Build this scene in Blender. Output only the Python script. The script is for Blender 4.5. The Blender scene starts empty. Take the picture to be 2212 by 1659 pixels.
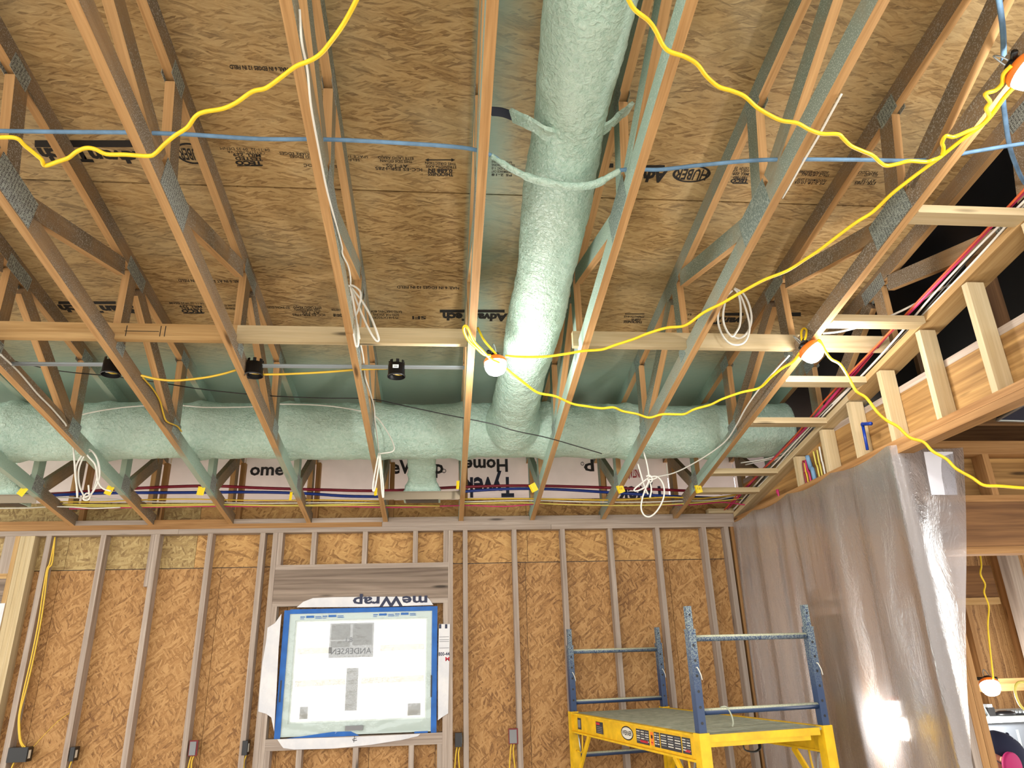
import bpy, bmesh, math, random
from mathutils import Vector, Matrix, noise as mnoise
import numpy as np
random.seed(7)
SC = bpy.context.scene
COL = SC.collection

# ------------------------------------------------------------------ camera, world, exposure
FPX, PIT, YAW, ROL = 1534.78, 0.36532, 0.10224, -0.03031      # focal length in pixels of a 2212x1659 frame
IW, IH = 2212.0, 1659.0
CZ = 1.68
D = 5.9256            # room face of the back wall studs
ZP = 2.7373           # top of the wall plates
MB, MT, TH = 0.1805, 0.1629, 0.6324   # slope of ceiling chords, slope of deck, heel height
_cy, _sy, _cp, _sp = math.cos(YAW), math.sin(YAW), math.cos(PIT), math.sin(PIT)
FW = Vector((_sy*_cp, _cy*_cp, _sp)); RT = Vector((_cy, -_sy, 0)); UP = RT.cross(FW)
R2 = RT*math.cos(ROL) + UP*math.sin(ROL); U2 = -RT*math.sin(ROL) + UP*math.cos(ROL)
EYE = Vector((0, 0, CZ))
cam = bpy.data.cameras.new('camera'); camo = bpy.data.objects.new('camera', cam); COL.objects.link(camo)
cam.sensor_fit = 'HORIZONTAL'; cam.sensor_width = 36.0; cam.lens = FPX/IW*36.0
cam.clip_start = 0.02; cam.clip_end = 200
camo.matrix_world = Matrix(((R2.x, U2.x, -FW.x, 0), (R2.y, U2.y, -FW.y, 0), (R2.z, U2.z, -FW.z, CZ), (0, 0, 0, 1)))
SC.camera = camo
world = bpy.data.worlds.new('sky'); SC.world = world; world.use_nodes = True
WORLD_STRENGTH = 3.5
bg = world.node_tree.nodes['Background']; bg.inputs['Color'].default_value = (1.0, 0.985, 0.96, 1); bg.inputs['Strength'].default_value = WORLD_STRENGTH
SC.view_settings.view_transform = 'Standard'; SC.view_settings.look = 'None'
SC.view_settings.gamma = 1.0; SC.view_settings.use_curve_mapping = False
SC.view_settings.exposure = 0.0
LAMP_W = 24.0
SC.cycles.max_bounces = 10; SC.cycles.diffuse_bounces = 5; SC.cycles.transparent_max_bounces = 16
SC.cycles.caustics_reflective = False; SC.cycles.caustics_refractive = False
SC.cycles.sample_clamp_indirect = 6.0

# ------------------------------------------------------------------ pixel rays onto real planes
def ray(x, y): return FW + R2*((x-IW/2)/FPX) - U2*((y-IH/2)/FPX)
def atX(x, y, X): d = ray(x, y); return EYE + d*(X/d.x)
def atY(x, y, Y): d = ray(x, y); return EYE + d*(Y/d.y)
def atZ(x, y, Z): d = ray(x, y); return EYE + d*((Z-CZ)/d.z)
def atC(x, y, dz=0.0):
    d = ray(x, y); return EYE + d*((ZP-CZ+dz+MB*D)/(d.z+MB*d.y))
def atO(x, y, dz=0.0):
    d = ray(x, y); return EYE + d*((ZP-CZ+TH+dz+MT*D)/(d.z+MT*d.y))
def zc(Y): return ZP + MB*(D-Y)
def zo(Y): return ZP + TH + MT*(D-Y)

# ------------------------------------------------------------------ materials
def lin(c):
    return tuple(((v/255.0)/12.92 if v/255.0 <= 0.04045 else ((v/255.0+0.055)/1.055)**2.4) for v in c) + (1.0,)
class NT:
    def __init__(s, name):
        s.m = bpy.data.materials.new(name); s.m.use_nodes = True; s.t = s.m.node_tree
        s.b = s.t.nodes['Principled BSDF']; s.out = s.t.nodes['Material Output']
    def n(s, t, **kw):
        o = s.t.nodes.new(t)
        for k, v in kw.items(): setattr(o, k, v)
        return o
    def l(s, a, b): s.t.links.new(a, b)
    def put(s, sock, v):
        if hasattr(v, 'default_value') or isinstance(v, bpy.types.NodeSocket): s.l(v, sock)
        else: sock.default_value = v
    def math(s, op, a, b=0.0, c=0.0, clamp=False):
        o = s.n('ShaderNodeMath', operation=op, use_clamp=clamp)
        for i, v in enumerate((a, b, c)): s.put(o.inputs[i], v)
        return o.outputs[0]
    def mix(s, f, a, b, blend='MIX'):
        o = s.n('ShaderNodeMix', data_type='RGBA', blend_type=blend)
        s.put(o.inputs[0], f); s.put(o.inputs[6], a); s.put(o.inputs[7], b)
        return o.outputs[2]
    def ramp(s, f, lo, hi, a=0.0, b=1.0):
        o = s.n('ShaderNodeMapRange'); s.put(o.inputs[0], f)
        for i, v in zip((1, 2, 3, 4), (lo, hi, a, b)): o.inputs[i].default_value = v
        return o.outputs[0]
    def coord(s, kind='Object', scale=(1, 1, 1), rot=(0, 0, 0), rnd=True):
        tc = s.n('ShaderNodeTexCoord'); v = tc.outputs[kind]
        if rnd:
            oi = s.n('ShaderNodeObjectInfo'); m = s.n('ShaderNodeVectorMath', operation='SCALE')
            m.inputs[0].default_value = (31.7, 17.3, 9.1); s.l(oi.outputs['Random'], m.inputs['Scale'])
            a = s.n('ShaderNodeVectorMath', operation='ADD'); s.l(v, a.inputs[0]); s.l(m.outputs[0], a.inputs[1]); v = a.outputs[0]
        mp = s.n('ShaderNodeMapping'); s.l(v, mp.inputs[0]); mp.inputs['Scale'].default_value = scale; mp.inputs['Rotation'].default_value = rot
        return mp.outputs[0]
    def noise(s, v, scale=1.0, detail=2.0, rough=0.5, dist=0.0):
        o = s.n('ShaderNodeTexNoise'); s.l(v, o.inputs['Vector'])
        o.inputs['Scale'].default_value = scale; o.inputs['Detail'].default_value = detail; o.inputs['Roughness'].default_value = rough; o.inputs['Distortion'].default_value = dist
        return o.outputs['Fac']
    def vor(s, v, scale=1.0, feature='F1', dim='3D', rand=1.0):
        o = s.n('ShaderNodeTexVoronoi', feature=feature, voronoi_dimensions=dim); s.l(v, o.inputs['Vector'])
        o.inputs['Scale'].default_value = scale; o.inputs['Randomness'].default_value = rand
        return o
    def bump(s, h, strength=0.3, dist=0.01):
        o = s.n('ShaderNodeBump'); o.inputs['Strength'].default_value = strength; o.inputs['Distance'].default_value = dist
        s.l(h, o.inputs['Height']); s.l(o.outputs[0], s.b.inputs['Normal'])
    def fin(s, color=None, rough=0.7, metal=0.0, spec=0.3):
        if color is not None: s.put(s.b.inputs['Base Color'], color)
        s.put(s.b.inputs['Roughness'], rough); s.b.inputs['Metallic'].default_value = metal; s.b.inputs['Specular IOR Level'].default_value = spec
        return s.m
def plain(name, rgb, rough=0.6, metal=0.0, spec=0.4, var=0.0):
    n = NT(name); c = lin(rgb)
    if var:
        v = n.noise(n.coord(), 14.0, 3.0); c = n.mix(n.ramp(v, 0.3, 0.7), lin([x*(1-var) for x in rgb]), lin([min(255, x*(1+var)) for x in rgb]))
    return n.fin(c, rough, metal, spec)
def wood(name, light, dark, spray=False, knots=True, grain=1.0, bumpy=0.15):
    """lumber: grain runs along the board's own x axis"""
    n = NT(name)
    f = n.noise(n.coord(scale=(1.3*grain, 42*grain, 42*grain)), 1.0, 4.0, 0.6, 0.6)
    g = n.noise(n.coord(scale=(5, 160, 160)), 1.0, 2.0, 0.5)
    h = n.noise(n.coord(scale=(0.7, 3, 3)), 1.6, 2.0)
    c = n.mix(n.ramp(f, 0.34, 0.66), lin(dark), lin(light))
    c = n.mix(n.ramp(g, 0.3, 0.7, 0.0, 0.22), c, lin([x*0.62 for x in dark]))
    c = n.mix(n.ramp(h, 0.3, 0.75, 0.0, 0.35), c, lin([x*0.78 for x in light]))
    oi = n.n('ShaderNodeObjectInfo')
    c = n.mix(n.ramp(oi.outputs['Random'], 0, 1, 0.0, 0.28), c, lin([x*0.72 for x in light]))
    if knots:
        vo = n.vor(n.coord(scale=(1.5, 9, 9)), 1.0)
        k = n.ramp(vo.outputs['Distance'], 0.05, 0.13, 1.0, 0.0)
        c = n.mix(n.math('MULTIPLY', k, 0.85), c, lin([x*0.42 for x in dark]))
    if spray:
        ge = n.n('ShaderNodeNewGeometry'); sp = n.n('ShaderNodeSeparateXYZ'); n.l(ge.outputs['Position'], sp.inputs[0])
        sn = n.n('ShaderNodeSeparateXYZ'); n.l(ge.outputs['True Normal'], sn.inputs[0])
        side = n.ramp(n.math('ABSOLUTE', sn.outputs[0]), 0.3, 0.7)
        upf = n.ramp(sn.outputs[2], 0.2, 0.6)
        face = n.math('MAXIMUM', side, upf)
        tc = n.coord('Object', rnd=True)
        blot = n.noise(tc, 3.2, 3.0, 0.6)
        speck = n.noise(n.coord('Object', rnd=True), 190.0, 1.0, 0.5)
        # fresh mint foam near the two ducts, grey mist and painted side shade elsewhere
        dx = n.math('SUBTRACT', sp.outputs[0], 0.52); near = n.ramp(n.math('ABSOLUTE', dx), 0.35, 1.25, 1.0, 0.0)
        back = n.ramp(n.math('ADD', sp.outputs[1], n.math('MULTIPLY', blot, 0.7)), 4.75, 5.1)
        backend = n.ramp(n.math('ADD', sp.outputs[1], n.math('MULTIPLY', blot, 0.35)), 5.5, 5.62, 1.0, 0.0)
        back = n.math('MULTIPLY', back, backend)
        left = n.ramp(sp.outputs[0], -1.2, -0.2, 0.9, 0.12); face2 = n.math('MAXIMUM', face, left)
        back = n.math('MULTIPLY', back, face2)
        mint = n.math('MAXIMUM', n.math('MULTIPLY', near, 0.85), back)
        shaded_coat = n.mix(mint, lin((108, 99, 86)), lin((158, 184, 171)))
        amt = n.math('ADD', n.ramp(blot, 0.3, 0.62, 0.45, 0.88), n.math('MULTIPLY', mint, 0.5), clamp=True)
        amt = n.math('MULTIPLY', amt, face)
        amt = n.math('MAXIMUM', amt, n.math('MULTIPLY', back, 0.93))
        c = n.mix(amt, c, shaded_coat)
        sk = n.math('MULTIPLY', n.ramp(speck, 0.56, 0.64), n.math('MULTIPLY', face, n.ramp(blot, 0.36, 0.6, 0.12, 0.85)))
        c = n.mix(sk, c, n.mix(mint, lin((176, 170, 160)), lin((196, 214, 202))))
    n.bump(f, bumpy, 0.003)
    return n.fin(c, 0.72, 0, 0.25)
def osb(name, light, mid, dark, spray=False, fl=26.0, rot=0.0, along=5.0, spread=0.3):
    """strand board: three layers of long flakes at different angles"""
    n = NT(name)
    base = n.coord()
    wob = n.n('ShaderNodeTexNoise'); n.l(base, wob.inputs['Vector']); wob.inputs['Scale'].default_value = 9.0; wob.inputs['Detail'].default_value = 2.0
    sub = n.n('ShaderNodeVectorMath', operation='SUBTRACT'); n.l(wob.outputs['Color'], sub.inputs[0]); sub.inputs[1].default_value = (0.5, 0.5, 0.5)
    sc = n.n('ShaderNodeVectorMath', operation='SCALE'); n.l(sub.outputs[0], sc.inputs[0]); sc.inputs['Scale'].default_value = 0.035
    ad = n.n('ShaderNodeVectorMath', operation='ADD'); n.l(base, ad.inputs[0]); n.l(sc.outputs[0], ad.inputs[1])
    cols = []; hs = []
    for i, (ang, s) in enumerate(((rot, fl), (rot+spread, fl*1.15), (rot-spread*.9, fl*0.85))):
        m0 = n.n('ShaderNodeMapping'); n.l(ad.outputs[0], m0.inputs[0]); m0.inputs['Rotation'].default_value = (0, 0, ang)
        mp = n.n('ShaderNodeMapping'); n.l(m0.outputs[0], mp.inputs[0]); mp.inputs['Scale'].default_value = (s/along, s, s); mp.inputs['Location'].default_value = (3.1*i, 1.7*i, 0)
        v = n.vor(mp.outputs[0], 1.0, dim='2D')
        sep = n.n('ShaderNodeSeparateColor'); n.l(v.outputs['Color'], sep.inputs[0])
        fib = n.noise(mp.outputs[0], 2.2, 4.0, 0.7)
        val = n.math('ADD', n.math('MULTIPLY', sep.outputs[0], 0.46), n.math('MULTIPLY', n.ramp(fib, 0.25, 0.75), 0.42))
        cols.append(val); hs.append(sep.outputs[1])
    pick1 = n.math('GREATER_THAN', hs[1], 0.52); pick2 = n.math('GREATER_THAN', hs[2], 0.62)
    def sel(f, a, b): return n.math('ADD', n.math('MULTIPLY', a, n.math('SUBTRACT', 1.0, f)), n.math('MULTIPLY', b, f))
    val = sel(pick2, sel(pick1, cols[0], cols[1]), cols[2])
    blot = n.noise(base, 1.6, 3.0, 0.6)
    val = n.math('ADD', val, n.ramp(blot, 0.3, 0.7, -0.09, 0.09))
    r = n.n('ShaderNodeValToRGB'); n.l(val, r.inputs[0])
    e = r.color_ramp.elements; e[0].position = 0.12; e[0].color = lin(dark); e[1].position = 0.92; e[1].color = lin(light)
    m = e.new(0.42); m.color = lin(mid)
    c = r.outputs[0]
    chip = n.noise(n.coord(scale=(26, 90, 30), rot=(0, 0, rot)), 1.0, 2.0, 0.6)
    c = n.mix(n.ramp(chip, 0.68, 0.76, 0.0, 0.4), c, lin([x*0.5 for x in dark]))
    if spray:
        ge = n.n('ShaderNodeNewGeometry'); sp = n.n('ShaderNodeSeparateXYZ'); n.l(ge.outputs['Position'], sp.inputs[0])
        mist = n.noise(ge.outputs['Position'], 2.2, 4.0, 0.6)
        back = n.ramp(n.math('ADD', sp.outputs[1], n.math('MULTIPLY', mist, 0.5)), 4.35, 4.95)
        bay = n.math('MULTIPLY', n.ramp(sp.outputs[0], 0.10, 0.14), n.ramp(sp.outputs[0], 0.74, 0.8, 1.0, 0.0))
        bay = n.math('MULTIPLY', bay, n.ramp(n.math('ADD', n.ramp(sp.outputs[0], 0.12, 0.36, 0.62, 0.0), mist), 0.45, 0.95, 0.15, 0.9))
        light_mist = n.math('MULTIPLY', n.ramp(mist, 0.42, 0.7), 0.16)
        amt = n.math('MAXIMUM', n.math('MAXIMUM', n.math('MULTIPLY', back, 0.94), bay), light_mist)
        c = n.mix(amt, c, lin((152, 178, 165)))
    n.bump(val, 0.25, 0.004)
    return n.fin(c, 0.62, 0, 0.3)

M = {}
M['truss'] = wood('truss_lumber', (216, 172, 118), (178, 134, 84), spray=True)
M['pale'] = wood('new_spruce', (224, 205, 166), (196, 172, 128), grain=0.7)
M['tan'] = wood('tan_spruce', (214, 178, 124), (176, 136, 84), grain=0.7)
M['grey'] = wood('weathered_stud', (196, 180, 166), (156, 138, 124), grain=0.8)
M['greyplank'] = wood('weathered_plank', (166, 148, 132), (108, 92, 80), grain=0.55, bumpy=0.3)
M['brownplank'] = wood('brown_plank', (160, 116, 74), (96, 64, 40), grain=0.55, bumpy=0.4)
M['frame'] = wood('warm_framing', (196, 150, 98), (150, 106, 62), grain=0.8)
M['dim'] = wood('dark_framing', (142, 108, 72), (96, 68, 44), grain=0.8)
M['lvl'] = wood('rough_beam', (210, 166, 104), (116, 78, 40), grain=0.45, bumpy=0.5)
M['deck'] = osb('roof_strand_board', (204, 174, 124), (176, 144, 96), (124, 94, 58), spray=True, fl=95, along=9)
M['wallosb'] = osb('wall_strand_board', (204, 162, 108), (168, 124, 74), (116, 80, 46), fl=80, rot=1.35, along=5, spread=0.8)
M['wallosb2'] = osb('upper_strand_board', (216, 176, 114), (184, 140, 84), (130, 92, 52), fl=60, rot=0.3, along=5.0, spread=0.8)
M['paleosb'] = osb('pale_strand_board', (206, 184, 132), (172, 146, 96), (126, 100, 64), fl=64, rot=0.9, along=4.0, spread=0.9)
def foam():
    n = NT('mint_spray_foam')
    v = n.coord('Object', rnd=False)
    a = n.noise(v, 52.0, 3.0, 0.55, 0.6); b = n.noise(v, 11.0, 2.0, 0.5); s = n.noise(v, 95.0, 1.0, 0.5)
    h = n.math('ADD', n.math('ADD', n.math('MULTIPLY', a, 0.8), n.math('MULTIPLY', b, 0.7)), n.math('MULTIPLY', s, 0.2))
    c = n.mix(n.ramp(a, 0.3, 0.7), lin((164, 198, 184)), lin((198, 222, 210)))
    c = n.mix(n.ramp(n.noise(v, 3.0, 2.0), 0.35, 0.7, 0, 0.5), c, lin((186, 204, 190)))
    n.bump(h, 0.9, 0.016)
    return n.fin(c, 0.42, 0, 0.45)
M['foam'] = foam()
def poly():
    n = NT('clear_plastic_film')
    t = n.t
    v = n.coord('Object', rnd=False, scale=(1, 1.0, 0.35))
    h = n.noise(v, 8.0, 6.0, 0.7, 1.0)
    mist = n.noise(n.coord('Object', rnd=False), 130.0, 1.0)
    bp = n.n('ShaderNodeBump'); bp.inputs['Strength'].default_value = 0.4; bp.inputs['Distance'].default_value = 0.02; n.l(h, bp.inputs['Height'])
    tr = n.n('ShaderNodeBsdfTransparent'); tr.inputs[0].default_value = (0.93, 0.92, 0.92, 1)
    rf = n.n('ShaderNodeBsdfRefraction'); rf.inputs['IOR'].default_value = 1.08; rf.inputs['Roughness'].default_value = 0.33; rf.inputs[0].default_value = (0.95, 0.93, 0.92, 1); n.l(bp.outputs[0], rf.inputs['Normal'])
    df = n.n('ShaderNodeBsdfDiffuse'); df.inputs[0].default_value = lin((236, 233, 236))
    tl = n.n('ShaderNodeBsdfTranslucent'); tl.inputs[0].default_value = lin((248, 246, 250))
    gl = n.n('ShaderNodeBsdfGlossy'); gl.inputs['Roughness'].default_value = 0.16; n.l(bp.outputs[0], gl.inputs['Normal'])
    def mx(f, a, b):
        o = n.n('ShaderNodeMixShader'); n.put(o.inputs[0], f); n.l(a, o.inputs[1]); n.l(b, o.inputs[2]); return o.outputs[0]
    see = mx(0.75, tr.outputs[0], rf.outputs[0])
    veil = mx(0.6, df.outputs[0], tl.outputs[0])
    dust = n.math('ADD', 0.44, n.math('MULTIPLY', n.ramp(mist, 0.6, 0.68), 0.22))
    body = mx(dust, see, veil)
    fr = n.n('ShaderNodeFresnel'); fr.inputs[0].default_value = 1.45; n.l(bp.outputs[0], fr.inputs['Normal'])
    body = mx(n.math('ADD', n.math('MULTIPLY', fr.outputs[0], 0.6), 0.02, clamp=True), body, gl.outputs[0])
    n.l(body, n.out.inputs['Surface'])
    t.nodes.remove(n.b)
    return n.m
M['poly'] = poly()
def film():
    n = NT('window_film')
    tr = n.n('ShaderNodeBsdfTransparent'); tr.inputs[0].default_value = (0.97, 0.97, 0.95, 1)
    tl = n.n('ShaderNodeBsdfTranslucent'); tl.inputs[0].default_value = (0.9, 0.92, 0.9, 1)
    gl = n.n('ShaderNodeBsdfGlossy'); gl.inputs['Roughness'].default_value = 0.2
    a = n.n('ShaderNodeMixShader'); a.inputs[0].default_value = 0.08; n.l(tr.outputs[0], a.inputs[1]); n.l(tl.outputs[0], a.inputs[2])
    b = n.n('ShaderNodeMixShader'); b.inputs[0].default_value = 0.05; n.l(a.outputs[0], b.inputs[1]); n.l(gl.outputs[0], b.inputs[2])
    n.l(b.outputs[0], n.out.inputs['Surface']); n.t.nodes.remove(n.b); return n.m
M['film'] = film()
def covfilm():
    n = NT('loose_clear_film'); v = n.coord('Object', rnd=False, scale=(1, 1, .6)); bp = n.n('ShaderNodeBump'); bp.inputs['Strength'].default_value = .5; bp.inputs['Distance'].default_value = .01; n.l(n.noise(v, 30, 3), bp.inputs['Height'])
    tr = n.n('ShaderNodeBsdfTransparent'); tr.inputs[0].default_value = (.96, .97, .96, 1); gl = n.n('ShaderNodeBsdfGlossy'); gl.inputs['Roughness'].default_value = .18; n.l(bp.outputs[0], gl.inputs['Normal'])
    b = n.n('ShaderNodeMixShader'); b.inputs[0].default_value = .07; n.l(tr.outputs[0], b.inputs[1]); n.l(gl.outputs[0], b.inputs[2]); n.l(b.outputs[0], n.out.inputs['Surface']); n.t.nodes.remove(n.b); return n.m
M['covfilm'] = covfilm()
def bandtint():
    n = NT('tinted_band'); tr = n.n('ShaderNodeBsdfTransparent'); tr.inputs[0].default_value = (.60, .585, .56, 1); n.l(tr.outputs[0], n.out.inputs['Surface']); n.t.nodes.remove(n.b); return n.m
M['bandtint'] = bandtint()
def stickerglass():
    n = NT('backlit_sticker')
    tr = n.n('ShaderNodeBsdfTransparent'); tr.inputs[0].default_value = (0.38, 0.38, 0.39, 1)
    df = n.n('ShaderNodeBsdfDiffuse'); df.inputs[0].default_value = lin((170, 168, 166))
    a = n.n('ShaderNodeMixShader'); a.inputs[0].default_value = 0.25; n.l(tr.outputs[0], a.inputs[1]); n.l(df.outputs[0], a.inputs[2])
    n.l(a.outputs[0], n.out.inputs['Surface']); n.t.nodes.remove(n.b); return n.m
M['sticker'] = stickerglass()
def wrap():
    n = NT('white_house_wrap')
    v = n.coord('Object', rnd=False); f = n.noise(v, 5.0, 3.0, 0.6); g = n.noise(v, 26.0, 2.0, 0.5, 1.0)
    c = n.mix(n.ramp(f, 0.3, 0.7), lin((206, 208, 214)), lin((228, 226, 226)))
    n.bump(n.math('ADD', f, n.math('MULTIPLY', g, 0.3)), 0.5, 0.02)
    return n.fin(c, 0.6, 0, 0.3)
M['wrap'] = wrap()
def backwrap():
    # wrap spanning the open bays under the eaves: daylight comes through it
    n = NT('backlit_house_wrap'); v = n.coord('Object', rnd=False); f = n.noise(v, 4.0, 3.0, 0.6)
    df = n.n('ShaderNodeBsdfDiffuse'); n.l(n.mix(n.ramp(f, 0.3, 0.7), lin((214, 204, 202)), lin((232, 222, 220))), df.inputs[0])
    tl = n.n('ShaderNodeBsdfTranslucent'); tl.inputs[0].default_value = lin((240, 218, 212))
    a = n.n('ShaderNodeMixShader'); a.inputs[0].default_value = 0.22; n.l(df.outputs[0], a.inputs[1]); n.l(tl.outputs[0], a.inputs[2])
    n.l(a.outputs[0], n.out.inputs['Surface']); n.t.nodes.remove(n.b); return n.m
M['backwrap'] = backwrap()
M['ink'] = plain('black_ink', (34, 30, 28), 0.7)
M['wrapink'] = plain('navy_ink', (52, 56, 78), 0.7)
M['wrapinkdark'] = plain('charcoal_ink', (58, 54, 58), 0.7)
M['redink'] = plain('red_ink', (190, 44, 60), 0.7)
M['blueink'] = plain('blue_ink', (60, 110, 180), 0.7)
M['palelet'] = plain('pale_lettering', (172, 134, 84), 0.7)
M['yellowcord'] = plain('yellow_cord', (244, 208, 34), 0.42, spec=0.5, var=0.05)
M['yellowcable'] = plain('yellow_cable', (222, 184, 58), 0.45)
M['whitecable'] = plain('white_cable', (226, 224, 216), 0.45)
M['paleyellow'] = plain('pale_yellow_cable', (214, 200, 96), 0.45)
M['bluetube'] = plain('pale_blue_tube', (108, 144, 178), 0.6, var=0.12)
M['bluepex'] = plain('blue_pipe', (18, 52, 140), 0.35)
M['redpex'] = plain('dark_red_pipe', (132, 20, 44), 0.35)
M['pink'] = plain('magenta_cable', (196, 52, 108), 0.4)
M['orange'] = plain('orange_plastic', (244, 130, 46), 0.45)
M['orangecable'] = plain('orange_cable', (206, 92, 54), 0.5)
M['black'] = plain('black_plastic', (16, 16, 18), 0.35, spec=0.5)
M['darkstrap'] = plain('navy_webbing', (34, 40, 58), 0.8)
M['steel'] = plain('galvanised_steel', (176, 184, 188), 0.35, metal=0.9)
M['brightsteel'] = plain('bright_sheet_metal', (128, 116, 98), 0.4, metal=0.8)
def plate():
    n = NT('truss_plate_steel'); v = n.coord('Object', rnd=False)
    sep = n.n('ShaderNodeSeparateXYZ'); n.l(v, sep.inputs[0])
    dots = n.vor(n.coord('Object', rnd=False, scale=(60, 60, 110)), 1.0, rand=0.0)
    d = n.ramp(dots.outputs['Distance'], 0.28, 0.36)
    c = n.mix(d, lin((74, 76, 76)), lin((150, 156, 156)))
    ge = n.n('ShaderNodeNewGeometry'); sp = n.n('ShaderNodeSeparateXYZ'); n.l(ge.outputs['Position'], sp.inputs[0])
    near = n.ramp(n.math('ABSOLUTE', n.math('SUBTRACT', sp.outputs[0], 0.9)), 0.5, 1.3, 0.75, 0.0)
    sk = n.ramp(n.noise(n.coord('Object', rnd=True), 150.0, 1.0), 0.5, 0.6)
    c = n.mix(near, c, lin((128, 150, 144)))
    c = n.mix(n.math('MULTIPLY', sk, 0.8), c, lin((184, 196, 190)))
    n.bump(d, 0.4, 0.002)
    return n.fin(c, 0.5, 0.35, 0.4)
M['plate'] = plate()
def scafblue():
    n = NT('blue_scaffold_paint'); ge = n.n('ShaderNodeNewGeometry'); sp = n.n('ShaderNodeSeparateXYZ'); n.l(ge.outputs['Position'], sp.inputs[0])
    sn = n.n('ShaderNodeSeparateXYZ'); n.l(ge.outputs['Normal'], sn.inputs[0])
    s = n.noise(n.coord('Object', rnd=True), 150.0, 1.5); b = n.noise(n.coord('Object', rnd=True), 6.0, 2.0)
    high = n.ramp(n.math('ADD', sp.outputs[2], n.math('MULTIPLY', b, 0.3)), 1.6, 2.0, 0.0, 0.85)
    c = n.mix(n.math('MULTIPLY', n.ramp(s, 0.42, 0.58), high), lin((40, 62, 98)), lin((150, 164, 156)))
    c = n.mix(n.ramp(sn.outputs[2], 0.15, 0.5), c, n.mix(n.ramp(s, 0.35, 0.6), lin((176, 182, 158)), lin((206, 208, 180))))
    return n.fin(c, 0.4, 0.0, 0.5)
M['scafblue'] = scafblue()
M['scafyellow'] = plain('yellow_scaffold_paint', (228, 182, 26), 0.45, var=0.08)
def deckboard():
    n = NT('foam_dusted_deck'); v = n.coord('Object', rnd=False); f = n.noise(v, 20.0, 4.0, 0.7); g = n.noise(v, 5.0, 3.0)
    c = n.mix(n.ramp(f, 0.35, 0.65), lin((150, 156, 138)), lin((184, 188, 168)))
    c = n.mix(n.ramp(g, 0.62, 0.7, 0, 0.8), c, lin((196, 200, 178)))
    n.bump(f, 0.4, 0.01); return n.fin(c, 0.9)
M['deckboard'] = deckboard()
M['bluetape'] = plain('blue_masking_tape', (36, 98, 176), 0.6, var=0.06)
M['vinyl'] = plain('white_vinyl', (222, 230, 226), 0.4)
M['greyvinyl'] = plain('pale_grey_vinyl', (188, 204, 200), 0.45)
M['label_dark'] = plain('dark_label', (52, 54, 60), 0.5)
M['label_white'] = plain('white_label', (220, 218, 206), 0.5)
M['tagyellow'] = plain('yellow_tag', (232, 204, 30), 0.5)
M['greybox'] = plain('grey_box_plastic', (128, 130, 132), 0.5)
M['redbox'] = plain('red_box_plastic', (120, 30, 34), 0.5)
M['panelgrey'] = plain('grey_enamel', (86, 86, 82), 0.45, var=0.06)
M['concrete'] = plain('concrete', (212, 204, 192), 0.9, var=0.08)
M['siding'] = plain('white_siding', (238, 234, 226), 0.7)
M['paper'] = plain('white_paper', (226, 226, 236), 0.7)
M['navy'] = plain('navy_cloth', (24, 28, 52), 0.85)
M['skin'] = plain('skin', (196, 146, 118), 0.55)
M['magenta'] = plain('magenta_filter', (170, 30, 96), 0.7)
M['greyrubber'] = plain('grey_rubber', (96, 98, 102), 0.6)
M['workshirt'] = plain('grey_work_shirt', (104, 108, 112), 0.85)
M['jeans'] = plain('denim', (52, 62, 84), 0.9)
M['cabinet'] = plain('slate_grey_plastic', (104, 110, 118), 0.5)
M['darkvoid'] = plain('dark_boards_and_void', (74, 46, 28), 0.8, var=0.15)
def lampglow():
    n = NT('glowing_lamp_dome'); e = n.n('ShaderNodeEmission'); e.inputs[0].default_value = (1.0, 0.97, 0.93, 1); e.inputs[1].default_value = 14.0
    n.l(e.outputs[0], n.out.inputs['Surface']); n.t.nodes.remove(n.b); return n.m
M['glow'] = lampglow()
# ------------------------------------------------------------------ mesh helpers
def wm(o):
    m = o.matrix_basis.copy()
    return wm(o.parent) @ m if o.parent else m
def link(name, me, mat, parent=None, mw=None, smooth=False):
    o = bpy.data.objects.new(name, me); COL.objects.link(o)
    if mat is not None and len(me.materials) == 0: me.materials.append(M[mat] if isinstance(mat, str) else mat)
    if smooth: me.polygons.foreach_set('use_smooth', [True]*len(me.polygons))
    mw = mw or Matrix.Identity(4)
    if parent is not None: o.parent = parent; o.matrix_basis = wm(parent).inverted() @ mw
    else: o.matrix_basis = mw
    return o
def pyd(verts, faces):
    me = bpy.data.meshes.new('m'); me.from_pydata([tuple(v) for v in verts], [], faces); me.update(); return me
def fromnp(bm):
    me = bpy.data.meshes.new('m'); bm.normal_update(); bm.to_mesh(me); bm.free(); return me
def empty(name, loc=(0, 0, 0)):
    o = bpy.data.objects.new(name, None); COL.objects.link(o); o.empty_display_size = 0.1; o.matrix_basis = Matrix.Translation(loc); return o
def tag(o, label, cat, group=None):
    o['label'] = label; o['category'] = cat
    if group: o['group'] = group
    return o
def struct(o): o['kind'] = 'structure'; return o
BOXF = [(0, 3, 2, 1), (4, 5, 6, 7), (0, 1, 5, 4), (1, 2, 6, 5), (2, 3, 7, 6), (3, 0, 4, 7)]
_boxcache = {}
def boxmesh(l, w, h):
    k = (round(l, 4), round(w, 4), round(h, 4))
    x, y, z = l/2, w/2, h/2
    return pyd([(-x, -y, -z), (x, -y, -z), (x, y, -z), (-x, y, -z), (-x, -y, z), (x, -y, z), (x, y, z), (-x, y, z)], BOXF)
def frame(p0, p1, up=(0, 0, 1)):
    p0, p1 = Vector(p0), Vector(p1); ax = (p1-p0).normalized(); up = Vector(up)
    if abs(ax.dot(up)) > 0.98: up = Vector((0, 1, 0))
    sy = up.cross(ax).normalized(); sz = ax.cross(sy)
    m = Matrix((ax, sy, sz)).transposed().to_4x4(); m.translation = (p0+p1)/2; return m
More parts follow.
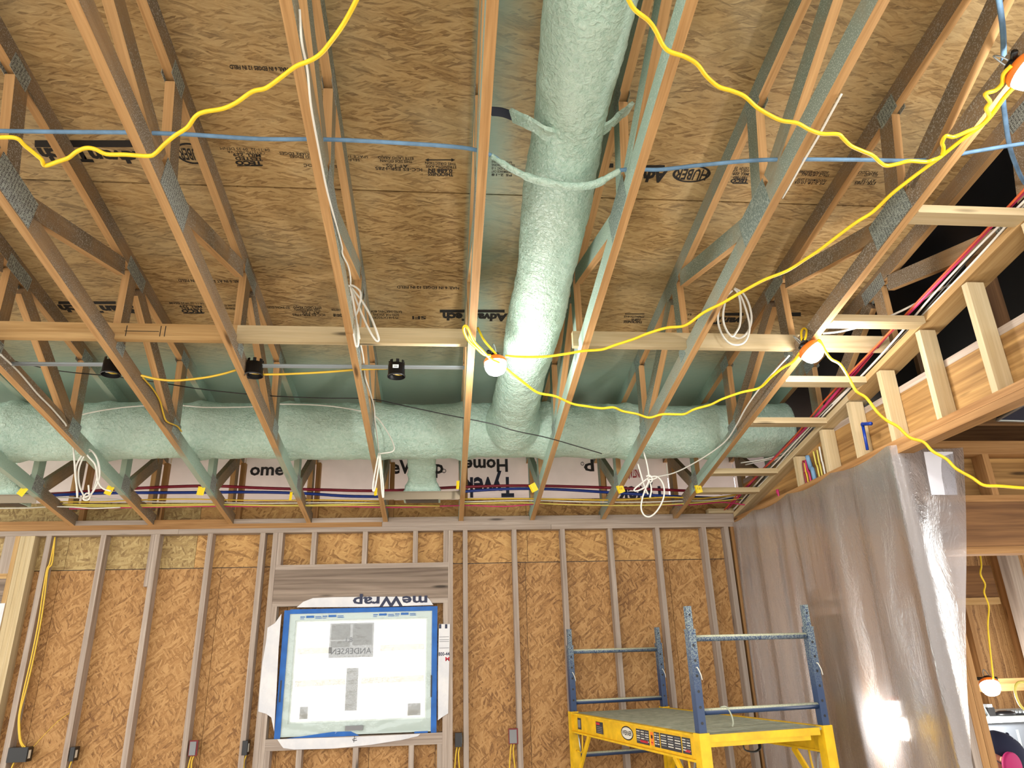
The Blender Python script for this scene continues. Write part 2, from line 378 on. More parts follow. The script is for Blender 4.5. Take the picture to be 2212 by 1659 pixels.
def board(name, p0, p1, w, h, mat, parent=None, up=(0, 0, 1)):
    """box with its length on local x from p0 to p1; h along up, w across"""
    return link(name, boxmesh((Vector(p1)-Vector(p0)).length, w, h), mat, parent, frame(p0, p1, up))
def box(name, x0, x1, y0, y1, z0, z1, mat, parent=None):
    """axis box; local x runs along its longest side so grain follows it"""
    d = (x1-x0, y1-y0, z1-z0); c = Vector(((x0+x1)/2, (y0+y1)/2, (z0+z1)/2)); i = d.index(max(d))
    a = Vector((0, 0, 0)); a[i] = d[i]/2
    up = (0, 0, 1) if i != 2 else (0, 1, 0)
    if i == 0: w, h = d[1], d[2]
    elif i == 1: w, h = d[0], d[2]
    else: w, h = d[0], d[1]
    return board(name, c-a, c+a, w, h, mat, parent, up)
def panel(name, verts, nrm, th, mat, parent=None, axis=None):
    """flat polygon pushed th along nrm; local x along axis"""
    vs = [Vector(v) for v in verts]; c = sum(vs, Vector())/len(vs); nrm = Vector(nrm).normalized()
    ax = (Vector(axis) if axis else vs[1]-vs[0]); ax = (ax-nrm*ax.dot(nrm)).normalized(); ay = nrm.cross(ax)
    m = Matrix((ax, ay, nrm)).transposed().to_4x4(); m.translation = c; mi = m.inverted()
    lo = [mi @ v for v in vs]; n = len(lo)
    V = [(p.x, p.y, 0) for p in lo] + [(p.x, p.y, th) for p in lo]
    F = [tuple(range(n-1, -1, -1)), tuple(range(n, 2*n))] + [(i, (i+1) % n, n+(i+1) % n, n+i) for i in range(n)]
    me = pyd(V, F); bm = bmesh.new(); bm.from_mesh(me); bmesh.ops.recalc_face_normals(bm, faces=bm.faces); bm.to_mesh(me); bm.free()
    return link(name, me, mat, parent, m)
def smoothpts(P, sub=6):
    P = [Vector(p) for p in P]
    if len(P) < 3: return P
    Q = [P[0]*2-P[1]] + P + [P[-1]*2-P[-2]]; out = []
    for i in range(1, len(Q)-2):
        a, b, c, d = Q[i-1], Q[i], Q[i+1], Q[i+2]
        for j in range(sub):
            t = j/sub
            out.append(0.5*((2*b)+(c-a)*t+(2*a-5*b+4*c-d)*t*t+(3*b-a-3*c+d)*t**3))
    out.append(P[-1]); return out
def tubegeo(P, r, n=6, caps=True, flat=1.0):
    P = [Vector(p) for p in P]; V = []; F = []
    t0 = (P[1]-P[0]).normalized(); u = t0.orthogonal().normalized()
    for i, p in enumerate(P):
        t = (P[min(i+1, len(P)-1)]-P[max(i-1, 0)])
        t = t.normalized() if t.length > 1e-9 else t0
        u = (u-t*u.dot(t)); u = u.normalized() if u.length > 1e-6 else t.orthogonal().normalized()
        v = t.cross(u); rr = r[i] if isinstance(r, (list, tuple)) else r
        for k in range(n):
            a = 2*math.pi*k/n; V.append(p+u*(rr*math.cos(a))+v*(rr*flat*math.sin(a)))
    for i in range(len(P)-1):
        for k in range(n):
            a, b = i*n+k, i*n+(k+1) % n; F.append((a, b, b+n, a+n))
    if caps: F.append(tuple(range(n-1, -1, -1))); F.append(tuple(range((len(P)-1)*n, len(P)*n)))
    return V, F
def tube(name, P, r, mat, parent=None, sub=6, n=6, flat=1.0):
    Q = smoothpts(P, sub) if sub > 1 else [Vector(p) for p in P]
    c = sum(Q, Vector())/len(Q)
    V, F = tubegeo([q-c for q in Q], r, n, True, flat)
    return link(name, pyd(V, F), mat, parent, Matrix.Translation(c), True)
def tubes(name, lists, r, mat, parent=None, sub=6, n=6):
    V = []; F = []
    for P in lists:
        v, f = tubegeo(smoothpts(P, sub) if sub > 1 else P, r, n); o = len(V); V += v; F += [tuple(i+o for i in q) for q in f]
    return link(name, pyd(V, F), mat, parent, None, True)
def lathe(name, prof, mat, mw, parent=None, n=20, smooth=True):
    V = []; F = []
    for r, z in prof:
        for k in range(n):
            a = 2*math.pi*k/n; V.append((r*math.cos(a), r*math.sin(a), z))
    for i in range(len(prof)-1):
        for k in range(n):
            a, b = i*n+k, i*n+(k+1) % n; F.append((a, b, b+n, a+n))
    me = pyd(V, F); return link(name, me, mat, parent, mw, smooth)
def axes(c, ex, ey):
    ex = Vector(ex).normalized(); ey = Vector(ey); ey = (ey-ex*ey.dot(ex)).normalized(); ez = ex.cross(ey)
    m = Matrix((ex, ey, ez)).transposed().to_4x4(); m.translation = Vector(c); return m
def textmesh(s, size=1.0, align='CENTER', bold=0.0, sx=1.0):
    cu = bpy.data.curves.new('t', 'FONT'); cu.body = s; cu.size = size; cu.align_x = align; cu.align_y = 'CENTER'; cu.resolution_u = 2; cu.offset = bold; cu.space_line = 0.8
    o = bpy.data.objects.new('t', cu); me = bpy.data.meshes.new_from_object(o)
    bpy.data.objects.remove(o); bpy.data.curves.remove(cu); me.materials.clear()
    if sx != 1.0:
        for v in me.vertices: v.co.x *= sx
    return me
def text(name, s, mw, size, mat, parent, align='CENTER', bold=0.0, sx=1.0):
    return link(name, textmesh(s, size, align, bold, sx), mat, parent, mw)
def Vd(p, d): return Vector(p)+Vector(d)

# ------------------------------------------------------------------ floor and ground
fl = struct(box('floor', -5.2, 9, -3.5, 6.05, -0.12, 0, 'concrete'))
gr = struct(box('ground_outside', -30, 30, -30, 30, -0.5, -0.14, 'concrete'))

# ------------------------------------------------------------------ ceiling: roof deck panels with printing
ceil = struct(empty('ceiling', (0, 3, 3.6)))
X0 = 0.1143
cs = 1/math.sqrt(1+MT*MT); ROWY = 2.9865
sl = Vector((0, cs, -MT*cs)); nd = Vector((0, -MT*cs, -cs))     # down-slope along +y, downward normal
for r in range(-4, 3):
    ya, yb = ROWY+(r)*1.2192*cs+0.0045, ROWY+(r+1)*1.2192*cs-0.0045
    off = 0.6096*4*(0.5 if r % 2 else 0)
    j = -3
    while True:
        xa = X0+0.019+j*2.4384+off-2.4384; xb = xa+2.4384; j += 1
        if xb < -5: continue
        if xa > 2.6: break
        xb = min(xb, 2.64)
        y1 = min(yb, 6.6)
        a, b = Vector((xa+0.002, ya, zo(ya))), Vector((xb-0.002, ya, zo(ya))); c, d = Vector((xb-0.002, y1, zo(y1))), Vector((xa+0.002, y1, zo(y1)))
        panel('roof_panel', [a, b, c, d], -nd, 0.018, 'deck', ceil, axis=(1, 0, 0))
ya, yb = ROWY-4*1.2192*cs, 6.7
panel('void_underlay', [(-5.2, ya, zo(ya)+0.03), (8.5, ya, zo(ya)+0.03), (8.5, yb, zo(yb)+0.03), (-5.2, yb, zo(yb)+0.03)], -nd, 0.006, 'black', ceil)  # black sheet added to block sky at seams and stand in for unlit attic
# roof cut short behind the camera so sky lights the floor
# printed stamps: lettering reads upside down from here
EX, EY = Vector((-1, 0, 0)), sl
def stamp(lines, par=ceil, ink='ink'):
    """lines: (text, px, py, height_px, bold) with px,py the middle of the line in the photograph"""
    V = []; F = []
    for s, px, py, hp, bold in lines:
        p = atO(px, py, -0.0015); q = atO(px, py+hp, -0.0015); h = abs(q.y-p.y)/cs
        w = None
        me = textmesh(s, h*1.35, 'CENTER', bold*h*0.05); m = axes(p, EX, EY); o = len(V)
        V += [m @ v.co for v in me.vertices]; F += [tuple(o+i for i in f.vertices) for f in me.polygons]; bpy.data.meshes.remove(me)
    c = sum(V, Vector())/len(V)
    return link('panel_print', pyd([v-c for v in V], F), ink, par, Matrix.Translation(c))
def stampw(s, xa, xb, py, hp, bold=0, ink='ink'):
    """one line stretched between two photograph columns"""
    px = (xa+xb)/2; p = atO(px, py, -0.0015); h = abs(atO(px, py+hp/2, 0).y-atO(px, py-hp/2, 0).y)/cs
    me = textmesh(s, h*1.35, 'CENTER', bold*h*0.05); w = max(v.co.x for v in me.vertices)-min(v.co.x for v in me.vertices)
    W = abs(atO(xb, py).x-atO(xa, py).x)
    for v in me.vertices: v.co.x *= W/w
    return link('panel_print', me, ink, ceil, axes(p, EX, EY))
def bar(xa, ya, xb, yb, ink='ink', inset=0.0012):
    P = [atO(xa, ya, -inset), atO(xb, ya, -inset), atO(xb, yb, -inset), atO(xa, yb, -inset)]
    return panel('panel_print', P, nd, 0.0004, ink, ceil)
def oval(cx, cy, rx, ry):
    c = atO(cx, cy, -0.001); RX = abs(atO(cx+rx, cy).x-c.x); RY = abs(atO(cx, cy+ry).y-c.y)/cs
    V = []; F = []; n = 40
    for k in range(n):
        a = 2*math.pi*k/n
        for f in (1.0, 0.86): V.append(c+Vector((1, 0, 0))*RX*f*math.cos(a)+sl*RY*(f if f == 1 else 0.83)*math.sin(a))
    F = [(2*k, 2*k+1, (2*k+3) % (2*n), (2*k+2) % (2*n)) for k in range(n)]
    return link('panel_print', pyd([v-c for v in V], F), 'ink', ceil, Matrix.Translation(c))
# row nearest the camera, first row of print
bar(75, 303, 290, 318)
stampw('FLOORING', 222, 292, 311, 10, 0.6, 'palelet')
stampw('AdvanTech', 86, 330, 336, 26, 1.4)
oval(413, 332, 34, 22); stampw('HUBER', 388, 438, 332, 26, 0.5)
stampw('04-11-22  09:35 DENM', 476, 582, 322, 6)
stampw('CRYSTAL HILL, VA', 492, 572, 329, 6)
stampw('MILL 229', 504, 563, 335, 7, 0.6); stampw('TESTED', 508, 567, 343, 7, 0.9); stampw('TECO', 508, 566, 352, 9, 1.6); bar(512, 357, 566, 359)
stampw('SQUARE EDGES', 604, 680, 332, 6, 0.3); stampw('SANDED EDGES', 626, 700, 339, 6, 0.3); stampw('SPAN 24 OC', 656, 728, 358, 6, 0.3)
stampw('SPACE 1/8', 746, 795, 338, 6); stampw('SELF 1', 746, 776, 345, 6)
stampw('ESTE LADO ABAJO', 817, 893, 341, 6, 0.3); stampw('THIS SIDE DOWN', 821, 890, 348, 6, 0.3); stampw('AT 1.05', 834, 880, 358, 7, 0.3); stampw('ICC-ES ESR-1785', 811, 912, 365, 7, 0.3)
bar(921, 344.5, 980, 346.5); panel('panel_print', [atO(918, 345.5, -.001), atO(926, 342, -.001), atO(926, 349, -.001)], nd, .0004, 'ink', ceil); panel('panel_print', [atO(983, 345.5, -.001), atO(975, 342, -.001), atO(975, 349, -.001)], nd, .0004, 'ink', ceil)
stampw('THIS DIRECTION', 918, 985, 353, 6, 0.4); stampw('STRENGTH AXIS', 920, 986, 360, 6, 0.4); stampw('0.688 IN', 925, 977, 368, 8, 0.9); stampw('THICKNESS', 924, 979, 376, 8, 0.9)
for i, s in enumerate(('RATED SHEATHING', 'SIZED FOR SPACING', '48/24 OC 1.0', 'PERFORMANCE CAT', 'PS 2-18')): stampw(s, 1062, 1112 if i % 2 else 1106, 350+7*i, 5, 0.3)
bar(1306, 353, 1325, 362); bar(1393, 357, 1436, 368); stampw('SUBFLOORING', 1395, 1424, 363, 8, 0.4, 'palelet'); stampw('Adv', 1380, 1440, 379, 26, 1.5)
oval(1494, 376, 41, 18); stampw('HUBER', 1460, 1530, 376, 24, 0.6)
stampw('DENM  09:35', 1578, 1618, 363, 6); stampw('HILL, VA', 1582, 1618, 369, 6); stampw('MILL 229', 1584, 1618, 376, 6, .5); stampw('TESTED', 1584, 1616, 384, 6, .8); stampw('TECO', 1578, 1616, 391, 8, 1.4); bar(1582, 395, 1616, 397)
stampw('SIZED FOR SPACING', 1726, 1790, 372, 6, .3); stampw('SPACE 1/8 IN ALL', 1730, 1792, 378, 6, .3); stampw('PERFORMANCE 23/32', 1722, 1786, 389, 6, .3); stampw('PS 2-18 10.05', 1716, 1782, 395, 6, .3)
stampw('PROCEDURE 05', 1834, 1896, 372, 6, .3); stampw('ESTE LADO', 1868, 1896, 378, 6, .3); stampw('AT 1.05', 1862, 1892, 389, 6, .3); stampw('ESR-1785', 1846, 1892, 395, 7, .3)
stampw('NAIL 6 IN EDGES 12 IN FIELD', 497, 622, 147, 9, 0.8)
# second row of print
bar(126, 651, 250, 657); stampw('SUBFLOORING', 196, 246, 654, 5, .4, 'palelet'); stampw('AdvanTech', 128, 330, 667, 15, 1.5)
stampw('04-11-22 09:35 DENM', 366, 440, 655, 4, .3); stampw('MILL 229', 388, 436, 662, 5, .6); stampw('TESTED', 392, 438, 667, 4, .6); stampw('TECO', 392, 440, 672, 7, 1.3); bar(396, 676, 440, 677.5)
stampw('NAIL 6 IN AT EDGES 12 IN FIELD', 386, 524, 607, 6, .5); stampw('SQUARE EDGES', 474, 512, 660, 4, .3); stampw('SANDED EDGES', 478, 514, 666, 4, .3)
stampw('SELF SPACING EDGES', 578, 626, 664, 5, .3); stampw('ESTE LADO ABAJO', 634, 694, 664, 5, .3); stampw('THIS SIDE DOWN', 636, 692, 669, 5, .3); stampw('AT 1.05', 652, 690, 675, 5, .3); stampw('ICC-ES ESR-1785', 632, 702, 680, 5, .4)
stampw('THIS DIRECTION', 716, 742, 669, 5, .4); stampw('THICKNESS 0.688', 720, 744, 681, 6, .9)
stampw('RATED SHEATHING 48/24', 802, 868, 673, 5, .3); stampw('SIZED FOR SPACING', 806, 862, 680, 5, .3); stampw('PS 2-18 CATEGORY', 804, 860, 686, 5, .3)
stampw('SFI', 890, 920, 686, 7, .6); stampw('NAIL 6 IN EDGES 12 IN FIELD', 858, 992, 621, 6, .5)
bar(950, 669, 1090, 675); stampw('AdvanTech', 955, 1095, 684, 16, 1.5)
bar(1350, 677.5, 1392, 679); stampw('STRENGTH AXIS', 1348, 1392, 684, 4.5, .4); stampw('0.688 IN', 1364, 1384, 690, 5, .8); stampw('THICKNESS', 1347, 1388, 695, 5.5, .9)
bar(1566, 676, 1606, 682); stampw('vanTech', 1502, 1600, 692, 14, 1.5); stampw('RATED', 1472, 1494, 679, 5, .3); bar(1690, 675, 1730, 683); stampw('Tech', 1690, 1712, 692, 12, 1.4)

# ------------------------------------------------------------------ roof trusses
CH = {-4: [(0, 805), (318, 1131)], -3: [(0, 433), (177, 701), (493, 1130)], -2: [(143, 0), (331, 420), (511, 800), (662, 1129)],
      -1: [(602, 0), (681.6, 420), (767.7, 800), (826, 1125)], 0: [(1047.5, 0), (1029.7, 420), (1010, 800), (990.5, 1121)],
      1: [(1484.8, 0), (1357, 420), (1238, 800), (1147, 1120)], 2: [(1900, 0), (1680, 420), (1459.5, 800), (1303, 1119)], 3: [(2002.6, 400), (1690, 820), (1454, 1119)]}
TL = {-5: 'brown roof truss with yellow tag at its foot above the pale built-up post',
      -4: 'brown roof truss from which the tied white cable coil hangs above left studs',
      -3: 'roof truss crossing in front of the black junction box nearest the left edge',
      -2: 'roof truss touching the middle black junction box, yellow cord drawn across its lower chord',
      -1: 'roof truss with white cable stapled along it and dangling white cable bow',
      0: 'roof truss left of the upright mint duct, first lit lamp beside its lower chord',
      1: 'roof truss just right of the upright mint duct, side coated in mint overspray',
      2: 'roof truss with round white cable loop hanging at its side, speckled grey overspray',
      3: 'roof truss with the second lit lamp, short pale ladder blocks nailed to it',
      4: 'dim roof truss behind the sloped plate and the pink and white cable run'}
BASE = Vector((0, D, ZP))
XK = {}
def truss(k):
    if k in CH:
        pts = [atC(x, y) for x, y in CH[k]]; A = np.array([[p.y, 1] for p in pts]); s, c = np.linalg.lstsq(A, np.array([p.x for p in pts]), rcond=None)[0]; c += 0.019
    else: s, c = 0.0, X0+k*0.6096+0.019+(0.02 if k == 4 else 0)
    fx = lambda Y: s*Y+c
    XK[k] = fx
    root = tag(empty('roof_truss', (fx(D), D, ZP)), TL[k], 'roof truss', 'roof trusses')
    def mem(name, ya, za, yb, zb, w=0.0889, mat='truss'):
        return board(name, (fx(ya), ya, za), (fx(yb), yb, zb), 0.0381, w, mat, root)
    y0 = -1.2
    cb = lambda Y: zc(Y)+0.0452; ct = lambda Y: zo(Y)-0.0455
    mem('bottom_chord', y0, cb(y0), D+0.085, cb(D+0.085))
    mem('top_chord', y0, ct(y0), D+0.3, ct(D+0.3))
    for ya, da, yb, db in ((1.25, .09, 1.22, -.09), (2.45, .09, 2.36, -.09), (3.55, .085, 3.55, -.09), (4.47, .085, 4.45, -.09), (5.31, .085, 5.31, -.09), (5.88, .10, 5.88, -.09)):
        mem('web', ya, zc(ya)+da, yb, zo(yb)+db)
    for ya, da, yb, db in ((2.33, .10, 1.32, -.12), (2.60, .10, 3.44, -.125), (3.66, -.12, 4.40, .10), (5.40, .095, 5.83, -.17), (1.35, .10, 0.2, -.12)):
        za = zc(ya)+da if da > 0 else zo(ya)+da; zb = zc(yb)+db if db > 0 else zo(yb)+db
        mem('web', ya, za, yb, zb)
    for Y, lo, ln, wd in ((2.49, 1, .27, .135), (3.58, 0, .22, .085), (4.46, 1, .13, .10), (2.34, 0, .12, .08), (5.31, 1, .12, .115), (4.44, 0, .12, .08), (3.55, 1, .09, .07), (1.25, 1, .2, .1)):
        zz = (zc(Y)+0.075 if lo else zo(Y)-0.07); mm = -MB if lo else -MT
        if Y == 3.55: zz = zc(Y)+.07
        for sd in (-1, 1):
            a = Vector((fx(Y)+sd*0.0198, Y-ln/2, zz-mm*ln/2)); b = Vector((fx(Y)+sd*0.0198, Y+ln/2, zz+mm*ln/2))
            board('gusset_plate', a, b, 0.0014, wd, 'plate', root)
    return root
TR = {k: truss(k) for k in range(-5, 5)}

# ------------------------------------------------------------------ back wall
wb = struct(empty('wall_back', (0, D, 0)))
S0 = 0.1632; SD = 0.0889
YS = D+SD
# plates
for xa, xb, mt in ((-4.6, -0.5, 'frame'), (-0.498, 2.49, 'grey')): box('top_plate', xa, xb, D, YS, 2.6995, 2.7372, mt, wb)
for xa, xb in ((-4.6, -2.1), (-2.098, 0.9), (0.902, 2.49)): box('top_plate', xa, xb, D-0.001, YS, 2.661, 2.6985, 'grey', wb)
box('bottom_plate', -4.6, 2.49, D, YS, 0.001, 0.039, 'grey', wb)
for k in range(-6, 4):
    xa = XK.get(k, lambda Y: X0+k*.6096+.019)(D)+0.021 if k in XK else -4.4
    xb = XK[k+1](D)-0.021 if k+1 in XK else 2.45
    box('blocking', xa, xb, D+0.004, YS, 2.738, 2.775, 'frame' if k in (-6, -4) else 'grey', wb)
    if k in XK: box('heel_stud', XK[k](D)+0.021, XK[k](D)+0.058, D+0.03, YS-0.005, 2.7755, 3.25, 'frame', wb)
def stud(xa, za, zb, mat='grey', name='stud', w=0.0381):
    return box(name, xa, xa+w, D+random.uniform(0, 0.002), YS, za, zb, mat, wb)
SX = lambda k: S0+k*0.4064
for k in (-8, -7, -6, -5, -4, 0, 1, 2, 3, 4, 5): stud(SX(k), 0.04, 2.6605)
pb = atY(316, 1267, D)
stud(SX(-6)-0.030, pb.z, 2.6605, 'grey', 'stud_scab', 0.029)
cx = atY(1600, 1300, D).x
stud(2.452, 0.04, 2.6605, 'frame', 'corner_stud')
stud(2.395, 0.04, 2.6605, 'grey', 'corner_stud')
# king and jack studs and header of the window
kl = atY(601, 1150, D).x; kr = atY(959, 1143, D).x
stud(kl-0.038, 0.04, 2.6605); stud(kr+0.036, 0.04, 2.6605, 'grey')
zh1, zh0 = 2.405, 2.367
for X in (kl+0.002, SX(-3), SX(-2), SX(-1), kr-0.004): stud(X, zh1+.0005, 2.6605, 'grey', 'cripple_stud')
HL, HR = kl+0.0015, kr+0.0355
box('header_plate', HL, HR, D, YS, zh0, zh1, 'grey', wb)
box('header_plank', HL, HR, D+0.001, D+0.04, 2.129, zh0-0.001, 'greyplank', wb)
box('header_plank', HL, HR, D+0.046, D+0.084, 2.129, zh0-0.001, 'greyplank', wb)
box('header_plate', HL, HR, D, YS, 2.09, 2.128, 'grey', wb)
jl = HL; jr = HR-0.0381
for X in (jl, jr): stud(X, 0.04, 2.0895, 'grey', 'jack_stud')
zs = 1.165
sillz = atY(700, 1592, D).z
box('rough_sill', jl+0.0385, jr-0.0005, D, YS, sillz-0.040, sillz-0.002, 'grey', wb)
box('rough_sill', jl+0.0385, jr-0.0005, D, YS, sillz-0.079, sillz-0.041, 'grey', wb)
for X in (jl+0.039, SX(-3), SX(-2), SX(-1), jr-0.039): stud(X, 0.04, sillz-0.0795, 'grey', 'cripple_stud')
# built-up post at the left and the framing of the next window
p0 = atY(33.5, 1160, D).x; p1 = atY(76, 1160, D).x; w4 = (p1-p0)/4
for i in range(4): stud(p0+i*w4, 0.04, 2.6605, ('tan', 'pale', 'pale', 'pale')[i], 'post_ply', w4-0.0012)
zb2 = atY(10, 1239, D).z; zb3 = atY(10, 1250, D).z; zb4 = atY(10, 1302, D).z
for X in (atY(10, 1165, D).x, atY(21.5, 1165, D).x, atY(10, 1165, D).x-0.4): stud(X, zb2+.0005, 2.6605, 'grey', 'cripple_stud')
box('header_plate', -4.5, p0-.001, D, YS, zb3, zb2, 'tan', wb); box('header_plank', -4.5, p0-.001, D+.001, D+.04, zb4, zb3-.001, 'greyplank', wb)
# sheathing boards
ysh = YS+0.001
zseam = 2.402; xj = [-4.6, -2.98, -1.76, -0.54, 0.68, 1.90, 2.9]
WL, WR, WB, WT = -1.218, -0.048, 1.172, 2.057        # window hole in the sheathing
def sheet(xa, xb, za, zb, mat):
    if xb-xa < .01 or zb-za < .01: return
    o = panel('sheathing_panel', [(xa+.0015, ysh, za+.0015), (xb-.0015, ysh, za+.0015), (xb-.0015, ysh, zb-.0015), (xa+.0015, ysh, zb-.0015)], (0, 1, 0), .011, mat, wb, axis=(1, 0, 0)); return o
for i in range(6):
    xa, xb = xj[i], xj[i+1]
    segs = [(xa, xb)]
    if xb <= WL or xa >= WR: sheet(xa, xb, 0, zseam, 'wallosb')
    else:
        a, b = max(xa, WL), min(xb, WR)
        sheet(xa, a, 0, zseam, 'wallosb'); sheet(b, xb, 0, zseam, 'wallosb'); sheet(a, b, 0, WB, 'wallosb'); sheet(a, b, WT, zseam, 'wallosb')
xu = [-4.6, -2.956, -1.975, 0.705, 2.9]
for i in range(4): sheet(xu[i], xu[i+1], zseam+.003, 2.937, ('paleosb', 'paleosb', 'wallosb2', 'wallosb2')[i])
for xa, xb, za, zb_ in ((-4.6, WL, 0, 2.937), (WR, 2.9, 0, 2.937), (WL, WR, 0, WB), (WL, WR, WT, 2.937)):
    panel('sky_block_sheet', [(xa, ysh+.014, za), (xb, ysh+.014, za), (xb, ysh+.014, zb_), (xa, ysh+.014, zb_)], (0, 1, 0), .002, 'black', wb, axis=(1, 0, 0))  # unseen black backing added to stop sky leaking through sheathing joints
# house wrap in the bays above the sheathing, with its print
hw = ysh+0.022
for k in range(-6, 6):
    xa = (X0+k*.6096+.019)+.03; xb = xa+.6096-.006
    n = 7; V = []; F = []
    for i in range(n+1):
        for j in range(6):
            u = i/n; v = j/5; bulge = 0.07*math.sin(math.pi*u)*math.sin(math.pi*min(1, v+.25))
            V.append((xa+(xb-xa)*u, hw+0.01+bulge+random.uniform(-.006, .006), 2.925+0.5*v))
    for i in range(n):
        for j in range(5): a = i*6+j; F.append((a, a+6, a+7, a+1))
    c = Vector(((xa+xb)/2, hw, 3.15)); o = link('house_wrap', pyd([Vector(v)-c for v in V], F), 'backwrap', wb, Matrix.Translation(c), True)
def wtext(s, xa, xb, y, hp, flip, ink='wrapinkdark', Y=None, par=None, bold=1.0):
    Y = Y or hw-0.002
    px = (xa+xb)/2; p = atY(px, y, Y); h = abs(atY(px, y+hp/2, Y).z-atY(px, y-hp/2, Y).z); W = abs(atY(xb, y, Y).x-atY(xa, y, Y).x)
    me = textmesh(s, h*1.35, 'CENTER', bold*h*.04); w = max(v.co.x for v in me.vertices)-min(v.co.x for v in me.vertices)
    for v in me.vertices: v.co.x *= W/w
    m = axes(p, (1, 0, 0), (0, 0, 1)) if not flip else axes(p, (-1, 0, 0), (0, 0, -1))
    return link('wrap_print', me, ink, par or wb, m)
wtext('ome', 540, 613, 1015, 27, False)
wtext('eWrap', 845, 958, 1010, 30, False, Y=hw-.003); wtext('®', 954, 964, 1018, 9, False)
wtext('Home', 1004, 1098, 1004, 28, True); wtext('p', 1262, 1284, 1012, 26, True); wtext('®', 1254, 1262, 1001, 8, True)
wtext('p', 112, 124, 1028, 14, False); wtext('®', 138, 146, 1024, 8, False)
wtext('Tyvek', 1000, 1112, 1050, 44, True, 'wrapink'); wtext('Tyvek', 1335, 1440, 1068, 40, True, 'wrapink')
wtext('HOW TO', 1314, 1360, 1030, 9, True, 'redink'); wtext('INSTALL', 1354, 1382, 1022, 18, True, 'redink'); wtext('Wrap', 1548, 1590, 1022, 10, True)
bp = [(0, 0), ]
# ------------------------------------------------------------------ right partition, sloped plate, beam
wr = struct(empty('wall_right', (2.49, 4.7, 0)))
XR = 2.49
box('double_plate', XR, XR+.0889, -0.5, D-.002, 2.6985, 2.7362, 'frame', wr)
box('double_plate', XR, XR+.0889, -0.5, D-.002, 2.6605, 2.6975, 'frame', wr)
# sloped plate following the ceiling
rk = lambda Y: zc(Y)+0.019
for ya, yb, mt in ((-.4, 3.93, 'tan'), (3.932, D-.01, 'pale')):
    board('rake_plate', (XR+.07, ya, rk(ya)), (XR+.07, yb, rk(yb)), .140, .038, mt, wr)
# cripples between the plates
cy = [2.83, 3.217, 3.608, 3.965, 4.33, 4.735, 5.07, 2.42]
for Y in cy:
    if Y == 5.07: continue
    box('cripple_stud', XR+.002, XR+.0889, Y-.038, Y, 2.737, zc(Y)-.004, 'pale', wr)
# rough beam behind them
box('rough_beam', XR+.092, XR+.132, -0.5, 5.85, 2.70, 3.01, 'lvl', wr)
box('beam_cap', XR+.092, XR+.18, -0.5, 5.85, 3.0105, 3.0485, 'grey', wr)
# ladder blocks to the last truss
f3 = XK[3]
def rung(pxa, pya, mat='pale'):
    p = atC(pxa, pya); Y = p.y
    return board('ladder_block', (f3(Y)+.0195, Y+.045, zc(Y+.045)+.0195), (XR-.0005, Y+.045, zc(Y+.045)+.0195), .0889, .038, mat, wr)
for a in ((1990, 455), (1795, 690), (1700, 822), (1628, 911)): rung(*a)
for px, py in ((1620, 1020), (1560, 1061)):
    Y = atC(px, py).y; board('ladder_block', (f3(Y)+.0195, Y+.045, zc(Y+.045)+.0195), (XR-.0005, Y+.045, zc(Y+.045)+.0195), .0889, .038, 'pale', wr)
box('ladder_block', atY(1530, 1103, D-.02).x, XR-.002, D-.03, D+.05, 2.776, 2.812, 'pale', wr)
# studs of the partition behind the plastic
for Y in (5.86, 5.46, 5.03, 4.86, 4.45, 4.06, 3.69): box('stud', XR, XR+.0889, Y-.038, Y, .039, 2.6598, 'frame' if Y in (4.45, 4.86) else 'grey', wr)
box('bottom_plate', XR, XR+.0889, 3.655, D-.002, .001, .038, 'grey', wr)
box('stud_block', XR+.002, XR+.0889, 4.49, 4.82, 1.30+.62, 1.34+.62, 'grey', wr)

# ------------------------------------------------------------------ cross wall with its doorway and the next room
wc = struct(empty('wall_cross', (3.5, 3.6, 0)))
YC = 3.602; XE = 6.0
box('double_plate', XR+.091, XE, YC, YC+.0889, 2.7005, 2.7385, 'frame', wc)
box('double_plate', XR+.091, XE, YC, YC+.0889, 2.662, 2.7, 'frame', wc)
box('header_plate', 2.60, XE, YC, YC+.0889, 2.393, 2.430, 'frame', wc)
box('header_plank', 2.60, XE, YC+.002, YC+.04, 2.155, 2.392, 'brownplank', wc)
box('header_plate', 2.60, XE, YC, YC+.0889, 2.115, 2.154, 'frame', wc)
for X in (2.60, 3.005, 3.41): box('cripple_stud', X, X+.038, YC+.001, YC+.0889, 2.4305, 2.6615, 'frame', wc)
box('sheathing_panel', 2.6, XE, YC+.091, YC+.105, 2.30, 2.66, 'lvl', wc)
for X, mt in ((2.535, 'grey'), (2.574, 'frame'), (2.614, 'frame')): box('stud', X, X+.0375, YC, YC+.0889, 0.0, 2.1145, mt, wc)
# next room: studs, sheathing and plastic on its far side
wn = struct(empty('wall_next_room', (4, 6, 0)))
box('sheathing_panel', 3.3, 7.5, 6.02, 6.035, 0, 3.0, 'wallosb', wn); box('wrapped_panel', 2.62, 3.298, 6.02, 6.035, 0, 3.0, 'wrap', wn)
for X in (2.8, 3.2, 3.61, 4.05, 4.42, 4.83, 5.3): box('stud', X, X+.038, 5.93, 6.018, 0, 2.66, 'frame', wn)
box('top_plate', 2.62, 7.5, 5.93, 6.018, 2.661, 2.737, 'frame', wn)
box('white_board', 3.66, 4.04, 6.00, 6.012, 0.4, 2.64, 'wrap', wn)
wn = struct(empty('wall_inner', (3.8, 5, 0)))
box('header_plank', 3.25, 4.0, 5.0, 5.04, 1.98, 2.2, 'brownplank', wn); box('header_plate', 3.25, 4.0, 4.995, 5.084, 1.93, 1.975, 'tan', wn)
box('stud', 4.02, 4.11, 4.85, 4.94, 0, 2.66, 'grey', wn)
